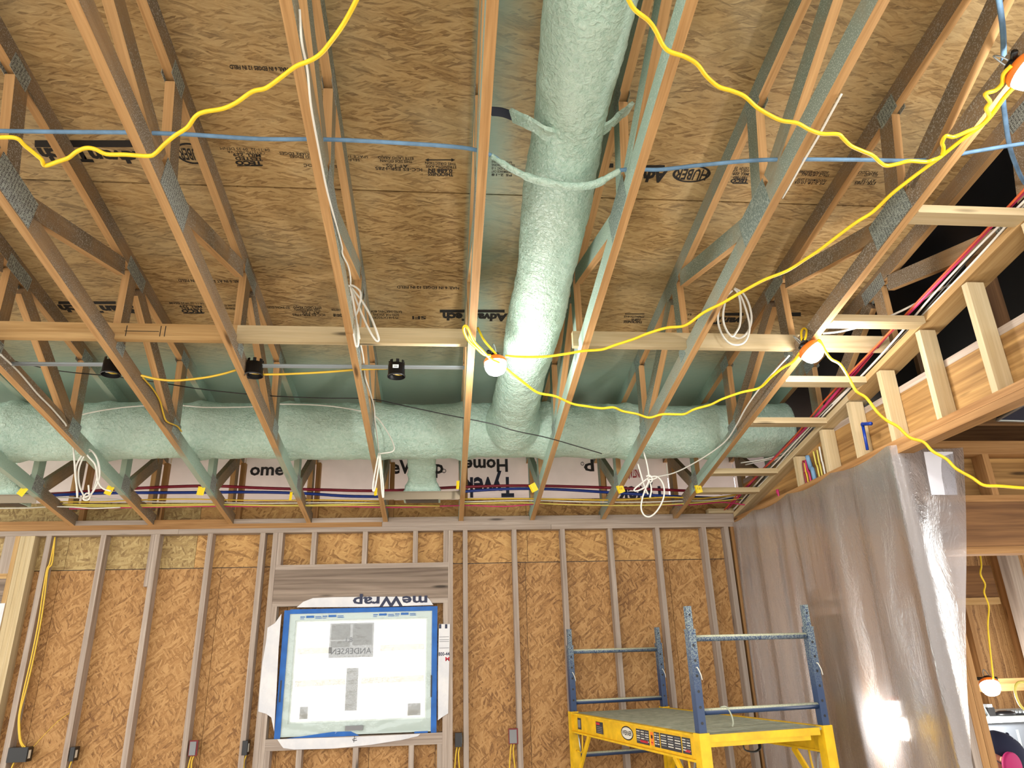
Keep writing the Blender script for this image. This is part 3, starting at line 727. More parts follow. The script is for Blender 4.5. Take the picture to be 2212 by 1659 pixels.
box('noggin', 3.66, 4.02, 4.95, 4.99, 1.36, 1.44, 'frame', wn)
box('stud', 3.14, 3.178, 4.6, 4.69, 0, 2.0, 'frame', wn); 
ax = struct(empty('ceiling_next_room', (4, 3, 2.8)))
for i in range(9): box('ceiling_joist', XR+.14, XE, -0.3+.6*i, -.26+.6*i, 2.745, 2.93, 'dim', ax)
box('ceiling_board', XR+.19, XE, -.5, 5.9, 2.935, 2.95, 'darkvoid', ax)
# attic beyond the last truss: posts and planks of the neighbouring framing
at_ = struct(empty('wall_attic', (3.4, 3, 3.1)))
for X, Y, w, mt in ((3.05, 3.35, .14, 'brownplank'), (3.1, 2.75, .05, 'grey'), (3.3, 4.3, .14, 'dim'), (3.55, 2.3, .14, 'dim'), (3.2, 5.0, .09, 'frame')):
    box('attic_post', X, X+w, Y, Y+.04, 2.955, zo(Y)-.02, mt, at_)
box('attic_void_sheet', 4.4, 4.42, -1, 6.4, 2.955, zo(6.5)+.1, 'darkvoid', at_)  # dark sheet stands in for the unlit attic space

# ------------------------------------------------------------------ plastic sheet over the partition
def build_sheet():
    ny, nz = 110, 60; zt = lambda u: 2.715-.012*math.sin(u*9)-.02*abs(math.sin(u*4.3)); ztop = 2.715; z0 = .04
    L1 = D-.03-3.585
    V = []; F = []
    for j in range(nz+1):
        v = j/nz
        for i in range(ny+1):
            u = i/ny
            zz = ztop+(z0-ztop)*v
            L = L1+max(.02, min(.40, .01+.385*(zz-1.12)/1.56))
            s = u*L; sag = 0.03*max(0, 1-v*6)*abs(math.sin(s*5.1+1)); z = zz-(sag if j < 12 else 0)
            if s < L1: x, y, nx, ny_ = XR-.012, D-.03-s, -1, 0
            else: x, y, nx, ny_ = XR-.012+(s-L1), 3.585, 0, -1
            fold = .010*math.sin(s*17+1.6*mnoise.noise(Vector((s*2, v*1.2, 0))))*min(1, v*5)+.035*mnoise.noise(Vector((s*2.6, v*.8, 3.1)))*min(1, v*4)+.003*mnoise.noise(Vector((s*12, v*5, 7)))
            k = max(0, fold+.012)
            V.append((x+nx*k*1.0, y+ny_*k, z))
    for j in range(nz):
        for i in range(ny): a = j*(ny+1)+i; F.append((a, a+1, a+ny+2, a+ny+1))
    c = Vector((XR, 4.7, 0)); return tag(link('plastic_sheet', pyd([Vector(v)-c for v in V], F), 'poly', None, Matrix.Translation(c), True), 'clear crinkled plastic sheet stapled under the double plate over the right partition', 'plastic sheet')
build_sheet()
pp = [atY(x, y, 3.573) for x, y in ((1995, 976), (2058, 976), (2068, 1069), (2012, 1069))]
tag(panel('paper_sheet', pp, (0, -1, 0), .001, 'paper', None, axis=(1, 0, 0)), 'blank white sheet of paper stuck on the plastic at the doorway corner', 'paper')
# things behind the plastic
pn = tag(empty('electrical_panel', (XR+.05, 4.65, .9)), 'tall dark grey electrical panel box between studs behind the plastic sheet', 'electrical panel')
box('enclosure', XR+.012, XR+.085, 4.47, 4.815, .50, 1.87, 'panelgrey', pn); box('panel_door', XR+.004, XR+.011, 4.49, 4.795, .56, 1.84, 'panelgrey', pn)
for i, (Y, c) in enumerate(((5.04-.055, 'redpex'), (5.0-.055, 'yellowcable'), (4.972-.05, 'pink'))): pass
def wire(name, label, pts, r, mat, group=None, cat='cable', sub=6, n=6, flat=1.0):
    return tag(tube(name, pts, r, mat, None, sub, n, flat), label, cat, group)
def rw(px, py, X=XR+.03): return atX(px, py, X)
for nm, mt, r, a, b, lb in (('red_pipe', 'redpex', .008, (1735, 995), (1742, 1044), 'dark red pipe dropping into the plate left of grey conduit'),
        ('yellow_wire', 'yellowcable', .006, (1738, 1000), (1746, 1042), 'thin orange-yellow cable between two red pipes above the plastic'),
        ('red_pipe', 'pink', .008, (1740, 994), (1752, 1040), 'magenta pipe right of the orange-yellow cable above the plastic'),
        ('conduit', 'bluetube', .016, (1744, 985), (1760, 1034), 'thick grey-blue conduit dropping into the double plate'),
        ('yellow_cable', 'paleyellow', .006, (1757, 975), (1770, 1028), 'yellow cable just right of the grey-blue conduit'),
        ('yellow_cable', 'paleyellow', .006, (1765, 972), (1776, 1026), 'second yellow cable right of the grey-blue conduit'),
        ('white_cable', 'whitecable', .006, (1770, 965), (1782, 1022), 'white cable dropping beside a pale cripple stud above the plastic'),
        ('pink_pipe', 'pink', .008, (1678, 1058), (1683, 1075), 'short pink pipe poking down near the back corner plate')):
    p = rw(*a); q = rw(*b); m_ = (p+q)/2; wire(nm, lb, [p, m_+Vector((0, .004, 0)), Vector((q.x, q.y, 2.735)), Vector((q.x, q.y, 2.0))], r, mt, cat='pipe' if 'pipe' in nm or nm == 'conduit' else 'cable')
bl = tag(empty('blue_pipe', rw(1868, 960)), 'short blue pipe with elbow rising beside a pale cripple stud', 'pipe')
a, b = rw(1874, 972, XR-.012), rw(1864, 920, XR-.012); tube('riser', [a, b], .009, 'bluepex', bl, 1); tube('elbow', [b, b+Vector((.0, 0, .012)), rw(1866, 916, XR-.015), rw(1882, 915, XR-.02)], .011, 'bluepex', bl)

# ------------------------------------------------------------------ foam-covered ducts
def ductsurf(name, path, rad, mat, parent, nseg, n=48, amp=.009, seed=0, ridge=None, capend=False):
    """path: function t->(center, axisdir) ; lumpy tube"""
    V = []; F = []
    for i in range(nseg+1):
        t = i/nseg; c, ax = path(t); ax = Vector(ax).normalized(); u = ax.cross(Vector((0, 0, 1)));
        u = u.normalized() if u.length > .01 else Vector((1, 0, 0)); v = u.cross(ax)
        R = rad(t) if callable(rad) else rad
        for k in range(n):
            a = 2*math.pi*k/n; d = u*math.cos(a)+v*math.sin(a); p = c+d*R
            q = p*1.0+Vector((seed, 0, 0))
            disp = amp*(mnoise.noise(q*5)+.6*mnoise.noise(q*14)+.45*mnoise.noise(q*30)+.3*mnoise.noise(q*60))
            if ridge: disp += ridge(p)
            V.append(p+d*disp)
    for i in range(nseg):
        for k in range(n): a, b = i*n+k, i*n+(k+1) % n; F.append((a, b, b+n, a+n))
    if capend: F.append(tuple(range(n-1, -1, -1))); F.append(tuple(range(nseg*n, nseg*n+n)))
    c = sum((Vector(v) for v in V), Vector())/len(V)
    return link(name, pyd([Vector(v)-c for v in V], F), mat, parent, Matrix.Translation(c), True)
YD, ZD, RD = 4.95, 3.215, .197
tx = [XK[k](4.95) for k in range(-5, 5)]
def ridge(p):
    s = 0
    for x in tx: s += .018*math.exp(-((p.x-x)/.05)**2)
    return s
md = tag(ductsurf('main_air_duct', lambda t: (Vector((-4.4+t*6.965, YD, ZD+.006*math.sin(t*20))), (1, 0, 0)), RD, 'foam', None, 360, 64, .009, 0, ridge, True), 'long horizontal round duct coated in mint spray foam along the back wall', 'air duct')
bd = tag(empty('branch_air_duct', (.49, 4.7, zc(4.7)+.28)), 'round mint foam-coated duct running up between trusses towards the top of the photo', 'air duct')
def bpath(t):
    Y = 4.80-t*5.6; z = zc(Y)+.265+.012*math.sin(Y*3.0); x = .497+.012*math.sin(Y*2.2+1)
    return Vector((x, Y, z)), Vector((0, -1, MB))
ductsurf('duct_body', bpath, lambda t: .150+.006*math.sin(t*37)+.05*max(0, 1-t*22), 'foam', bd, 300, 56, .008, 5)
def sd(pts, w, th, mat, nm, par):
    V = []; F = []; P = smoothpts(pts, 8)
    for i, p in enumerate(P):
        t = (P[min(i+1, len(P)-1)]-P[max(i-1, 0)]).normalized(); side = Vector((0, 1, .15)); side = (side-t*side.dot(t)).normalized(); nn = t.cross(side)
        jig = (.004*mnoise.noise(p*30) if mat == 'foam' else 0)
        for a, b in ((-1, -1), (1, -1), (1, 1), (-1, 1)): V.append(p+side*(a*(w/2+jig))+nn*(b*(th/2+jig)))
    for i in range(len(P)-1):
        for k in range(4): a, b = i*4+k, i*4+(k+1) % 4; F.append((a, b, b+4, a+4))
    F += [(3, 2, 1, 0), tuple(range(len(V)-4, len(V)))]
    c = sum(V, Vector())/len(V); return link(nm, pyd([v-c for v in V], F), mat, par, Matrix.Translation(c))
Ys = 2.235
st = tag(empty('duct_strap', (.49, Ys, zc(Ys)+.1)), 'hanger strap slung under the upright mint duct, dark bare end at its left', 'strap')
zz = zc(Ys)
def a2(x, y, Y=2.2): return atY(x, y, Y)
sd([a2(1058, 240, 2.24), a2(1085, 243, 2.22), a2(1114, 253, 2.2)], .052, .004, 'darkstrap', 'strap_end', st)
sd([a2(1106, 249, 2.205), a2(1125, 258, 2.19), a2(1150, 270, 2.18), a2(1180, 288, 2.19), a2(1215, 300, 2.24)], .062, .016, 'foam', 'strap_loop', st)
sd([a2(1295, 285, 2.24), a2(1318, 268, 2.2), a2(1335, 254, 2.2), a2(1362, 232, 2.22)], .055, .014, 'foam', 'strap_loop', st)
# registers boots
def boot(name, label, xc, lx0, lx1, Y, parent=None):
    r = tag(empty(name, (xc, Y, zc(Y)+.02)), label, 'duct boot', 'duct boots')
    zb = zc(Y)+.008; z1 = 3.06; V = []; F = []; n = 40; m = 24
    for i in range(m+1):
        t = i/m; z = zb+.028+(z1-zb-.028)*t
        s = min(1, max(0, (t-.12)/.5)); s = s*s*(3-2*s)
        hx = .148*(1-s)+.105*s; hy = .085*(1-s)+.10*s; Yc = Y*(1-t)+5.02*t if t > .5 else Y+(t*.0); Yc = Y+(5.10-Y)*max(0, (t-.25)/.75)**1.5
        for k in range(n):
            a = 2*math.pi*k/n; p = .38+.62*s; cx = math.copysign(abs(math.cos(a))**p, math.cos(a)); sy = math.copysign(abs(math.sin(a))**p, math.sin(a))
            q = Vector((xc+hx*cx, Yc+hy*sy, z)); d = Vector((cx, sy, 0)); V.append(q+d*(.009*(mnoise.noise(q*16)+.7*mnoise.noise(q*34))))
    for i in range(m):
        for k in range(n): a, b = i*n+k, i*n+(k+1) % n; F.append((a, b, b+n, a+n))
    c = Vector((xc, Y, zb)); link('collar', pyd([v-c for v in V], F), 'foam', r, Matrix.Translation(c), True)
    box('register_box', xc-.14, xc+.14, Y-.075, Y+.075, zb-.004, zb+.03, 'foam', r)
    box('register_opening', xc-.125, xc+.125, Y-.06, Y+.06, zb-.0075, zb-.0045, 'black', r)
    for i in (-.1, 0, .1): box('clip', xc+i-.006, xc+i+.006, Y-.083, Y-.076, zb-.008, zb+.004, 'brightsteel', r)
    bx = box('mounting_bar', lx0, lx1, Y-.098, Y-.095, zb-.012, zb+.046, 'brightsteel', r); box('bar_flange', lx0, lx1, Y-.104, Y-.0985, zb+.044, zb+.05, 'brightsteel', r)
    return r
YB = atC(912, 1078).y+.05
xb = atY(912, 1075, YB).x
boot('duct_boot', 'mint foam duct boot dropping to a metal bracket left of the middle truss', xb, XK[-1](YB)+.021, XK[0](YB)-.021, YB)
xb2 = atY(12, 1085, YB).x
boot('duct_boot', 'mint foam duct boot at the left edge of the photo on a metal bracket', xb2, xb2-.25, XK[-5](YB)-.021, YB)
# foam lump squeezed onto the first truss near the left boot is part of the boot's coating

# ------------------------------------------------------------------ long braces across the trusses
YBR = 3.485
def brace(xa, xb, ya, yb, lab, mt):
    p = atY(xa, ya, YBR); q = atY(xb, yb, YBR); z = (p.z+q.z)/2
    return tag(board('wood_brace', (p.x, YBR, p.z), (q.x, YBR, q.z), .036, .0889, mt), lab, 'brace board', 'long braces nailed across the trusses')
p = atY(0, 717, YBR)
ZBR = (atY(0, 698, YBR).z+atY(0, 733, YBR).z)/2
def brace2(xa, xb, lab, mt):
    a = atY(xa, 730, YBR).x; b = atY(xb, 740, YBR).x; L = b-a
    o = board('wood_brace', (a, YBR, 3.292-.004*(a+2)), (b, YBR, 3.292-.004*(b+2)), .036, .0889, mt); return tag(o, lab, 'brace board', 'long braces nailed across the trusses')
o = brace2(-260, 511, 'honey-coloured brace board with handwritten mark and grain split, nailed across left trusses', 'tan')
zb_ = 3.292
m0 = o
mk = axes(atY(300, 718, YBR-.0185), (0, 0, 1), (-1, 0, 0))
for x in (272, 346, 356):
    c = atY(x, 719, YBR-.0185); box('pencil_mark', c.x-.002, c.x+.002, YBR-.0187, YBR-.0182, 3.262, 3.322, 'ink', o)
a_ = atY(272, 720, YBR).x; b_ = atY(346, 720, YBR).x; box('pencil_mark', a_, b_, YBR-.0187, YBR-.0182, 3.289, 3.2925, 'ink', o)
brace2(512, 1009, 'pale brace board behind the dangling white cable bow, ends at middle truss', 'pale')
o3 = brace2(1236, 1918, 'pale brace board right of the upright duct, passing behind the second lamp', 'pale')

# ------------------------------------------------------------------ bar hangers with black junction boxes
YH = 3.70; ZH = zc(YH)
def hanger(xa, xb, lab):
    a = atY(xa, 787, YH-.02).x; b = atY(xb, 790, YH-.02).x; z = ZH+.055
    r = tag(empty('bar_hanger', ((a+b)/2, YH, z)), lab, 'bar hanger', 'steel bar hangers')
    box('rail', a, b, YH-.012, YH-.008, z-.010, z+.010, 'steel', r); box('lip', a, b, YH-.018, YH-.0125, z+.006, z+.010, 'steel', r)
    return r
hanger(22, 222, 'steel hanger bar left of the black junction box nearest left edge')
hanger(566, 838, 'steel hanger bar between the middle and the labelled black junction boxes')
hanger(874, 1003, 'steel hanger bar from labelled black junction box to the middle truss')
def jbox(px, py, lab, extra):
    c = atC(px, py, .03); X = atY(px, py, YH).x; z = ZH
    r = tag(empty('junction_box', (X, YH, z)), lab, 'junction box', 'round black junction boxes'); R = .047; n = 24; V = []; F = []
    lathe('box_shell', [(R, .0), (R+.003, 0), (R+.003, .008), (R, .010), (R*.97, .075), (R*.5, .077), (0, .077)], 'black', Matrix.Translation((X, YH, z)), r, n)
    lathe('box_inside', [(R, 0.0005), (R*.94, .07), (0, .07)], 'black', Matrix.Translation((X, YH, z)), r, n)
    for k in range(7):
        a = k*2*math.pi/7+.4; board('tab', (X+R*.86*math.cos(a), YH+R*.86*math.sin(a), z+.075), (X+R*.86*math.cos(a), YH+R*.86*math.sin(a), z+.094), .017, .006, 'black', r, up=(math.cos(a), math.sin(a), 0))
    for j in range(extra):
        ph = j*2.1
        tube('wire_end', [(X-.03+.02*j, YH-.01, z+.05), (X-.02+.01*j, YH-.02, z+.012), (X+.005, YH-.03+.012*j, z+.006), (X+.03, YH-.01+.01*j, z+.012)], .0022, ('whitecable', 'yellowcable', 'paleyellow')[j % 3], r, 5, 5)
    return r
jbox(238, 815, 'black junction box nearest the left edge, looped white wires inside', 3)
jbox(548, 812, 'middle black junction box, speckled with overspray, beside a truss', 2)
j3 = jbox(856, 818, 'black junction box with a white sticker, right of cable bow', 2)
c3 = wm(j3).translation; box('sticker', c3.x-.018, c3.x+.014, c3.y-.0485, c3.y-.0478, c3.z+.036, c3.z+.056, 'vinyl', j3); box('sticker_print', c3.x-.012, c3.x+.008, c3.y-.0489, c3.y-.0486, c3.z+.043, c3.z+.049, 'greybox', j3)

# ------------------------------------------------------------------ cables
def cpx(pts, dz): return [atC(x, y, dz) for x, y in pts]
wire('yellow_cable', 'yellow cable sagging between the left and the middle black junction boxes', [atY(x, y, YH) for x, y in ((305, 811), (340, 819), (380, 822), (440, 816), (480, 808), (512, 799))], .006, 'yellowcable')
wire('yellow_cable', 'yellow cable between the middle and the labelled black junction boxes', [atY(x, y, YH) for x, y in ((568, 809), (620, 808), (700, 804), (780, 798), (840, 796))], .006, 'yellowcable')
k4 = XK[-3]
wire('yellow_cable', 'yellow cable running down a truss side from the sagging cable, left of the middle', [atX(x, y, k4(4)+.03) for x, y in ((308, 815), (330, 840), (345, 865), (352, 890), (360, 910), (382, 920), (392, 932))], .005, 'yellowcable')
wire('white_cable', 'white cable stapled down the truss side, ending above the tied white coil', [atX(x, y, XK[-4](4)+.027) for x, y in ((0, 765), (40, 803), (80, 850), (110, 880), (138, 912), (143, 920))], .0055, 'whitecable')
wire('white_cable', 'long white cable drooping in front of the duct from coil to middle truss', [atY(x, y, 4.69) for x, y in ((143, 920), (150, 908), (180, 895), (250, 882), (320, 876), (380, 875), (450, 880), (560, 878), (600, 873), (700, 876), (780, 888), (812, 900), (835, 930), (850, 960), (848, 975), (820, 980))], .0045, 'whitecable')
def coil(name, label, loops, r=.0055):
    o = tag(tubes(name, loops, r, 'whitecable'), label, 'cable', 'hanging white cable loops'); return o
Yq = 4.66
coil('cable_coil', 'white cable coil tied at its foot, hanging left above the pale post', [[atY(x, y, Yq+d) for x, y in L] for d, L in (
    (0, ((143, 922), (156, 945), (160, 985), (163, 1030), (167, 1060), (167, 1076))), (.015, ((145, 922), (165, 950), (190, 985), (206, 1005), (212, 1040), (222, 1055), (240, 1061))),
    (.02, ((167, 1076), (165, 1040), (164, 1010), (176, 985), (192, 971), (206, 984), (214, 1005), (215, 1030), (208, 1050), (196, 1068), (184, 1074))),
    (.03, ((184, 1076), (172, 1050), (170, 1015), (182, 985), (198, 975), (210, 992), (212, 1020), (205, 1050), (195, 1072), (190, 1080), (180, 1078), (186, 1066), (197, 1068))), (.01, ((191, 1048), (192, 1060), (193, 1070))))])
Yq2 = 3.30
coil('cable_bow', 'white cable bow dangling from a truss left of the middle one', [[atY(x, y, Yq2+d) for x, y in L] for d, L in (
    (0, ((757, 618), (749, 618), (745, 628), (750, 655), (758, 690), (764, 720), (768, 742), (771, 749), (774, 740), (773, 715), (768, 680), (762, 645), (757, 620))),
    (.012, ((757, 615), (768, 620), (778, 630), (779, 645), (774, 668), (765, 688), (752, 704), (746, 709), (750, 698), (757, 670), (758, 640))),
    (.02, ((757, 618), (768, 645), (782, 680), (796, 710), (808, 730), (815, 737), (818, 732), (812, 712), (800, 682), (785, 655), (770, 635), (760, 622))))])
wire('white_cable', 'white cable stapled along truss down to the dangling bow', [atX(x, y, XK[-1](2.2)+.028) for x, y in ((647, 20), (652, 90), (664, 150), (672, 230), (690, 330), (706, 410), (722, 470), (738, 530), (740, 550), (752, 575), (757, 600), (757, 616))], .004, 'whitecable')
wire('white_cable', 'white cable continuing down the truss below the dangling bow towards the duct', [atX(x, y, XK[-1](4)+.028) for x, y in ((772, 700), (777, 735), (784, 770), (787, 800), (790, 820), (800, 850), (808, 880), (810, 910), (815, 945), (818, 975))], .0055, 'whitecable')
coil('cable_loop', 'narrow white cable loop hanging in front of main duct near its boot', [[atY(x, y, 4.72) for x, y in L] for L in (((818, 978), (812, 1010), (806, 1045), (806, 1060), (810, 1055), (816, 1020), (820, 990)), ((820, 978), (824, 1010), (828, 1050), (828, 1075), (825, 1060), (822, 1020), (819, 985)))])
coil('cable_loop', 'round white cable loop hanging at a truss right of the upright duct', [[atY(x, y, 3.40+d) for x, y in L] for d, L in (
    (0, ((1586, 624), (1594, 634), (1599, 655), (1600, 685), (1597, 705), (1590, 718), (1582, 727), (1572, 718), (1564, 700), (1562, 680), (1565, 660), (1570, 640), (1582, 628))),
    (.015, ((1587, 622), (1600, 640), (1610, 665), (1617, 690), (1619, 712), (1613, 732), (1604, 742), (1590, 745), (1575, 741), (1562, 727), (1554, 708), (1551, 690), (1553, 672), (1560, 650))),
    (.03, ((1590, 624), (1605, 634), (1617, 655), (1623, 680), (1622, 700), (1615, 717), (1604, 728), (1594, 731), (1584, 727))))], .006)
coil('cable_coil', 'white cable bow with big loop hanging below duct near the right corner', [[atY(x, y, 4.70+d) for x, y in L] for d, L in (
    (0, ((1390, 976), (1396, 995), (1400, 1015), (1402, 1030))), (0, ((1402, 1030), (1420, 1030), (1432, 1045), (1435, 1065), (1430, 1085), (1418, 1105), (1404, 1116), (1392, 1113), (1385, 1098), (1388, 1075), (1396, 1052), (1404, 1034))),
    (.01, ((1402, 1031), (1388, 1042), (1372, 1055), (1370, 1060), (1378, 1060), (1394, 1052), (1404, 1040))), (.02, ((1378, 1002), (1386, 1030), (1392, 1050), (1400, 1068))), (.015, ((1404, 1040), (1407, 1058), (1404, 1075))), (.0, ((1396, 1029), (1404, 1027), (1409, 1036), (1405, 1042), (1398, 1034))), (.0, ((1404, 1036), (1412, 1035), (1419, 1032))))], .0055)
wire('white_cable', 'thin white cable stapled to the right side of the truss above the round cable loop', [atX(x, y, XK[2](2.2)+.026) for x, y in ((1818, 203), (1795, 245), (1765, 300), (1735, 350), (1708, 398), (1690, 428))], .004, 'whitecable')
wire('white_cable', 'white cable swooping from second lamp truss down to the right-hand bow', [atC(x, y, .03) for x, y in ((1705, 768), (1675, 800), (1640, 840), (1612, 880), (1590, 920), (1570, 950), (1540, 975), (1500, 1000), (1460, 1020), (1430, 1028), (1404, 1031))], .005, 'whitecable')
wire('white_cable', 'white cable swooping from the sloped plate to the last truss', [atC(x, y, .07) for x, y in ((2080, 612), (2050, 617), (2020, 630), (1985, 652), (1940, 675), (1905, 690), (1860, 705), (1815, 716), (1778, 720))], .006, 'whitecable')
# bundle along the back wall
def bundle(name, label, pts, r, mat, cat='cable', Y=5.62):
    return wire(name, label, [atY(x, y, Y) for x, y in pts], r, mat, None, cat, 5)
bundle('red_pipe', 'dark red pipe along the back wall above the wall plates', ((-60, 1068), (110, 1067), (235, 1058), (380, 1051), (470, 1050), (560, 1054), (700, 1058), (830, 1060), (1000, 1052), (1130, 1049), (1300, 1053), (1480, 1060), (1560, 1066)), .0115, 'redpex', 'pipe', 5.70)
bundle('blue_pipe', 'blue pipe along the back wall just below the dark red pipe', ((-60, 1080), (110, 1070), (240, 1065), (400, 1064), (550, 1063), (660, 1066), (760, 1072), (900, 1072), (1000, 1062), (1100, 1056), (1200, 1057), (1320, 1064), (1450, 1072), (1600, 1078)), .0115, 'bluepex', 'pipe', 5.68)
bundle('yellow_cable', 'topmost yellow cable of the bundle along the back wall', ((130, 1084), (220, 1084), (300, 1080), (400, 1078), (560, 1081), (690, 1080), (820, 1082)), .005, 'yellowcable')
bundle('yellow_cable', 'bright yellow cable of the wall bundle right of the metal bracket', ((1002, 1078), (1100, 1077), (1200, 1078), (1330, 1080), (1440, 1074), (1520, 1076), (1600, 1066), (1660, 1040)), .006, 'yellowcable')
bundle('white_cable', 'white cable lying upper in the wall bundle, left half', ((-20, 1076), (110, 1074), (250, 1079), (330, 1084), (430, 1085), (560, 1087), (700, 1086), (830, 1086)), .005, 'whitecable', 'cable', 5.64)
bundle('white_cable', 'white cable in the wall bundle right of the metal bracket', ((1002, 1084), (1150, 1081), (1250, 1084), (1380, 1085), (1470, 1082), (1540, 1080), (1620, 1062), (1670, 1030)), .005, 'whitecable', 'cable', 5.64)
bundle('pale_cable', 'pale yellow cable low in the wall bundle, left half', ((135, 1089), (250, 1091), (340, 1090), (450, 1089), (600, 1092), (720, 1090), (830, 1086)), .005, 'paleyellow')
bundle('pale_cable', 'second pale yellow cable under the white one, left half of wall bundle', ((138, 1093), (260, 1094), (360, 1093), (480, 1091), (620, 1093), (780, 1092), (950, 1093)), .005, 'paleyellow', 'cable', 5.64)
bundle('pale_cable', 'pale yellow cable low in the wall bundle, right half', ((1002, 1088), (1120, 1086), (1230, 1090), (1340, 1092), (1440, 1090), (1530, 1084), (1610, 1076)), .005, 'paleyellow')
bundle('pink_cable', 'pink-red cable lowest in the bundle along the back wall', ((150, 1099), (220, 1098), (290, 1096), (430, 1094), (560, 1094), (700, 1093), (850, 1096), (1000, 1092), (1090, 1094), (1180, 1088), (1300, 1092), (1430, 1091), (1500, 1090), (1560, 1085), (1620, 1092)), .005, 'pink', 'cable', 5.66)
bundle('white_cable', 'lowest white cable of wall bundle at the far left', ((-30, 1098), (60, 1097), (100, 1095), (150, 1095), (200, 1098), (260, 1096)), .005, 'whitecable')
wire('black_cable', 'thin black cable stretched across above the main duct', [atY(x, y, 4.25) for x, y in ((10, 775), (120, 800), (235, 812), (340, 826), (430, 840), (520, 850), (600, 856), (700, 860), (800, 862), (880, 878), (960, 895), (1060, 915), (1110, 930), (1180, 945), (1250, 965), (1300, 980))], .0032, 'black')
# sloped plate run of pink, orange and white cables
for i, (nm, mt, r, dx, dz, lb) in enumerate((('orange_cable', 'orangecable', .006, -.085, .05, 'orange cable outermost in the run along the sloped plate'), ('pink_cable', 'pink', .009, -.066, .055, 'thick pink cable in the run along the sloped plate'), ('pink_cable', 'redpex', .008, -.052, .065, 'dark pink cable under the thick pink one by the sloped plate'),
        ('white_cable', 'whitecable', .006, -.030, .045, 'white cable of the run nearest the pink cables by the sloped plate'), ('black_cable', 'black', .005, -.019, .05, 'black cable between two white ones along the sloped plate'), ('white_cable', 'whitecable', .006, -.008, .045, 'white cable resting on the edge of the sloped plate'))):
    pts = []
    for j in range(12):
        Y = 1.9+j*.36; pts.append((XR+dx+.012*math.sin(Y*3+i), Y, zc(Y)+dz+.006*math.sin(Y*5+i*2)))
    wire(nm, lb, pts, r, mt)
# cables at the right corner going up to the plate
for i, (pts, mt) in enumerate(((((1640, 1050), (1700, 1010), (1760, 980), (1800, 955)), 'paleyellow'), (((1600, 1000), (1660, 990), (1720, 968), (1760, 948)), 'whitecable'), (((1610, 1004), (1690, 985), (1740, 962), (1775, 950)), 'whitecable'), (((1640, 1090), (1670, 1060), (1680, 1035), (1700, 1005)), 'whitecable'))):
    wire('corner_cable', ('pale yellow cable curving to the sloped plate near the back corner', 'upper white cable curving past the duct end to the sloped plate', 'lower white cable curving past the duct end to the sloped plate', 'white cable looping between ladder blocks near the back corner')[i], [atC(x, y, .1) for x, y in pts], .005, mt)
sling = [atC(x, y, d) for x, y, d in ((1060, 335, .105), (1085, 352, .10), (1110, 368, .095), (1150, 386, .085), (1190, 396, .080), (1225, 402, .080), (1260, 402, .082), (1290, 396, .09), (1315, 382, .10), (1340, 368, .105))]
bt = wire('blue_tube', 'pale blue tube crossing all trusses, looped under the upright duct', [atC(x, y, .105) for x, y in ((-40, 283), (0, 283), (150, 285), (270, 286), (400, 290), (560, 300), (700, 301), (850, 308), (1000, 319))] + sling + [atC(x, y, .108) for x, y in ((1380, 366), (1430, 366), (1520, 356), (1660, 345), (1850, 345), (2000, 346), (2100, 328), (2212, 310), (2300, 300))], .0085, 'bluetube', cat='tube')
tube('foam_coat', sling, [.010]*6+[.013]*10+[.017]*30+[.013]*8+[.010], 'foam', bt, 6, 10)
wire('blue_tube', 'pale blue tube hanging down at the upper right corner past the third lamp', [atC(x, y, d) for x, y, d in ((2155, -20, .15), (2166, 60, .15), (2168, 120, .16), (2166, 200, .17), (2172, 260, .2), (2182, 320, .2), (2200, 370, .2), (2216, 400, .22))], .0095, 'bluetube', cat='tube')
# tags
for x, y, tl, lb in ((237, 1060, 20, 'yellow tag stapled to truss foot beside the white cable coil'), (435, 1061, 8, 'yellow tag on truss foot left of the window header'), (629, 1072, 4, 'narrow yellow tag on the truss foot above window'), (812, 1062, 3, 'yellow tag half hidden by narrow white cable loop'), (989, 1048, 3, 'narrow yellow tag on the middle truss foot beside metal bracket'), (1152, 1054, -25, 'large bent yellow tag on truss foot right of the middle'), (1340, 1057, -18, 'yellow tag with black print near the right-hand white bow'), (1508, 1057, -8, 'yellow tag with black print on the last truss foot'), (50, 1062, 30, 'yellow tag by the mint boot at left edge')):
    c = atC(x, y-7, 0.0); c = c+Vector((0, 0, -.022)); w = .026 if 'narrow' not in lb else .010
    V = []; F = []; a = math.radians(-tl)
    for i in range(5):
        for j in range(2):
            u = (i/4-.5)*2*w; v = (j-.5)*.062; V.append((c.x+u*math.cos(a)-v*math.sin(a), c.y+.006*math.sin(i*1.3), c.z+u*math.sin(a)+v*math.cos(a)))
    F = [(2*i, 2*i+2, 2*i+3, 2*i+1) for i in range(4)]
    o = link('yellow_tag', pyd([Vector(v)-c for v in V], F), 'tagyellow', None, Matrix.Translation(c)); sm = o.modifiers.new('s', 'SOLIDIFY'); sm.thickness = .0012
    tag(o, lb, 'tag', 'yellow tags on the truss feet')
    if 'print' in lb: text('tag_print', '11', axes(c+Vector((0, -.0085, 0)), (1, 0, 0), (0, 0, 1)), .026, 'ink', o)
for px, py in ((332, 1066), (668, 1058), (1298, 1052)):
    pass
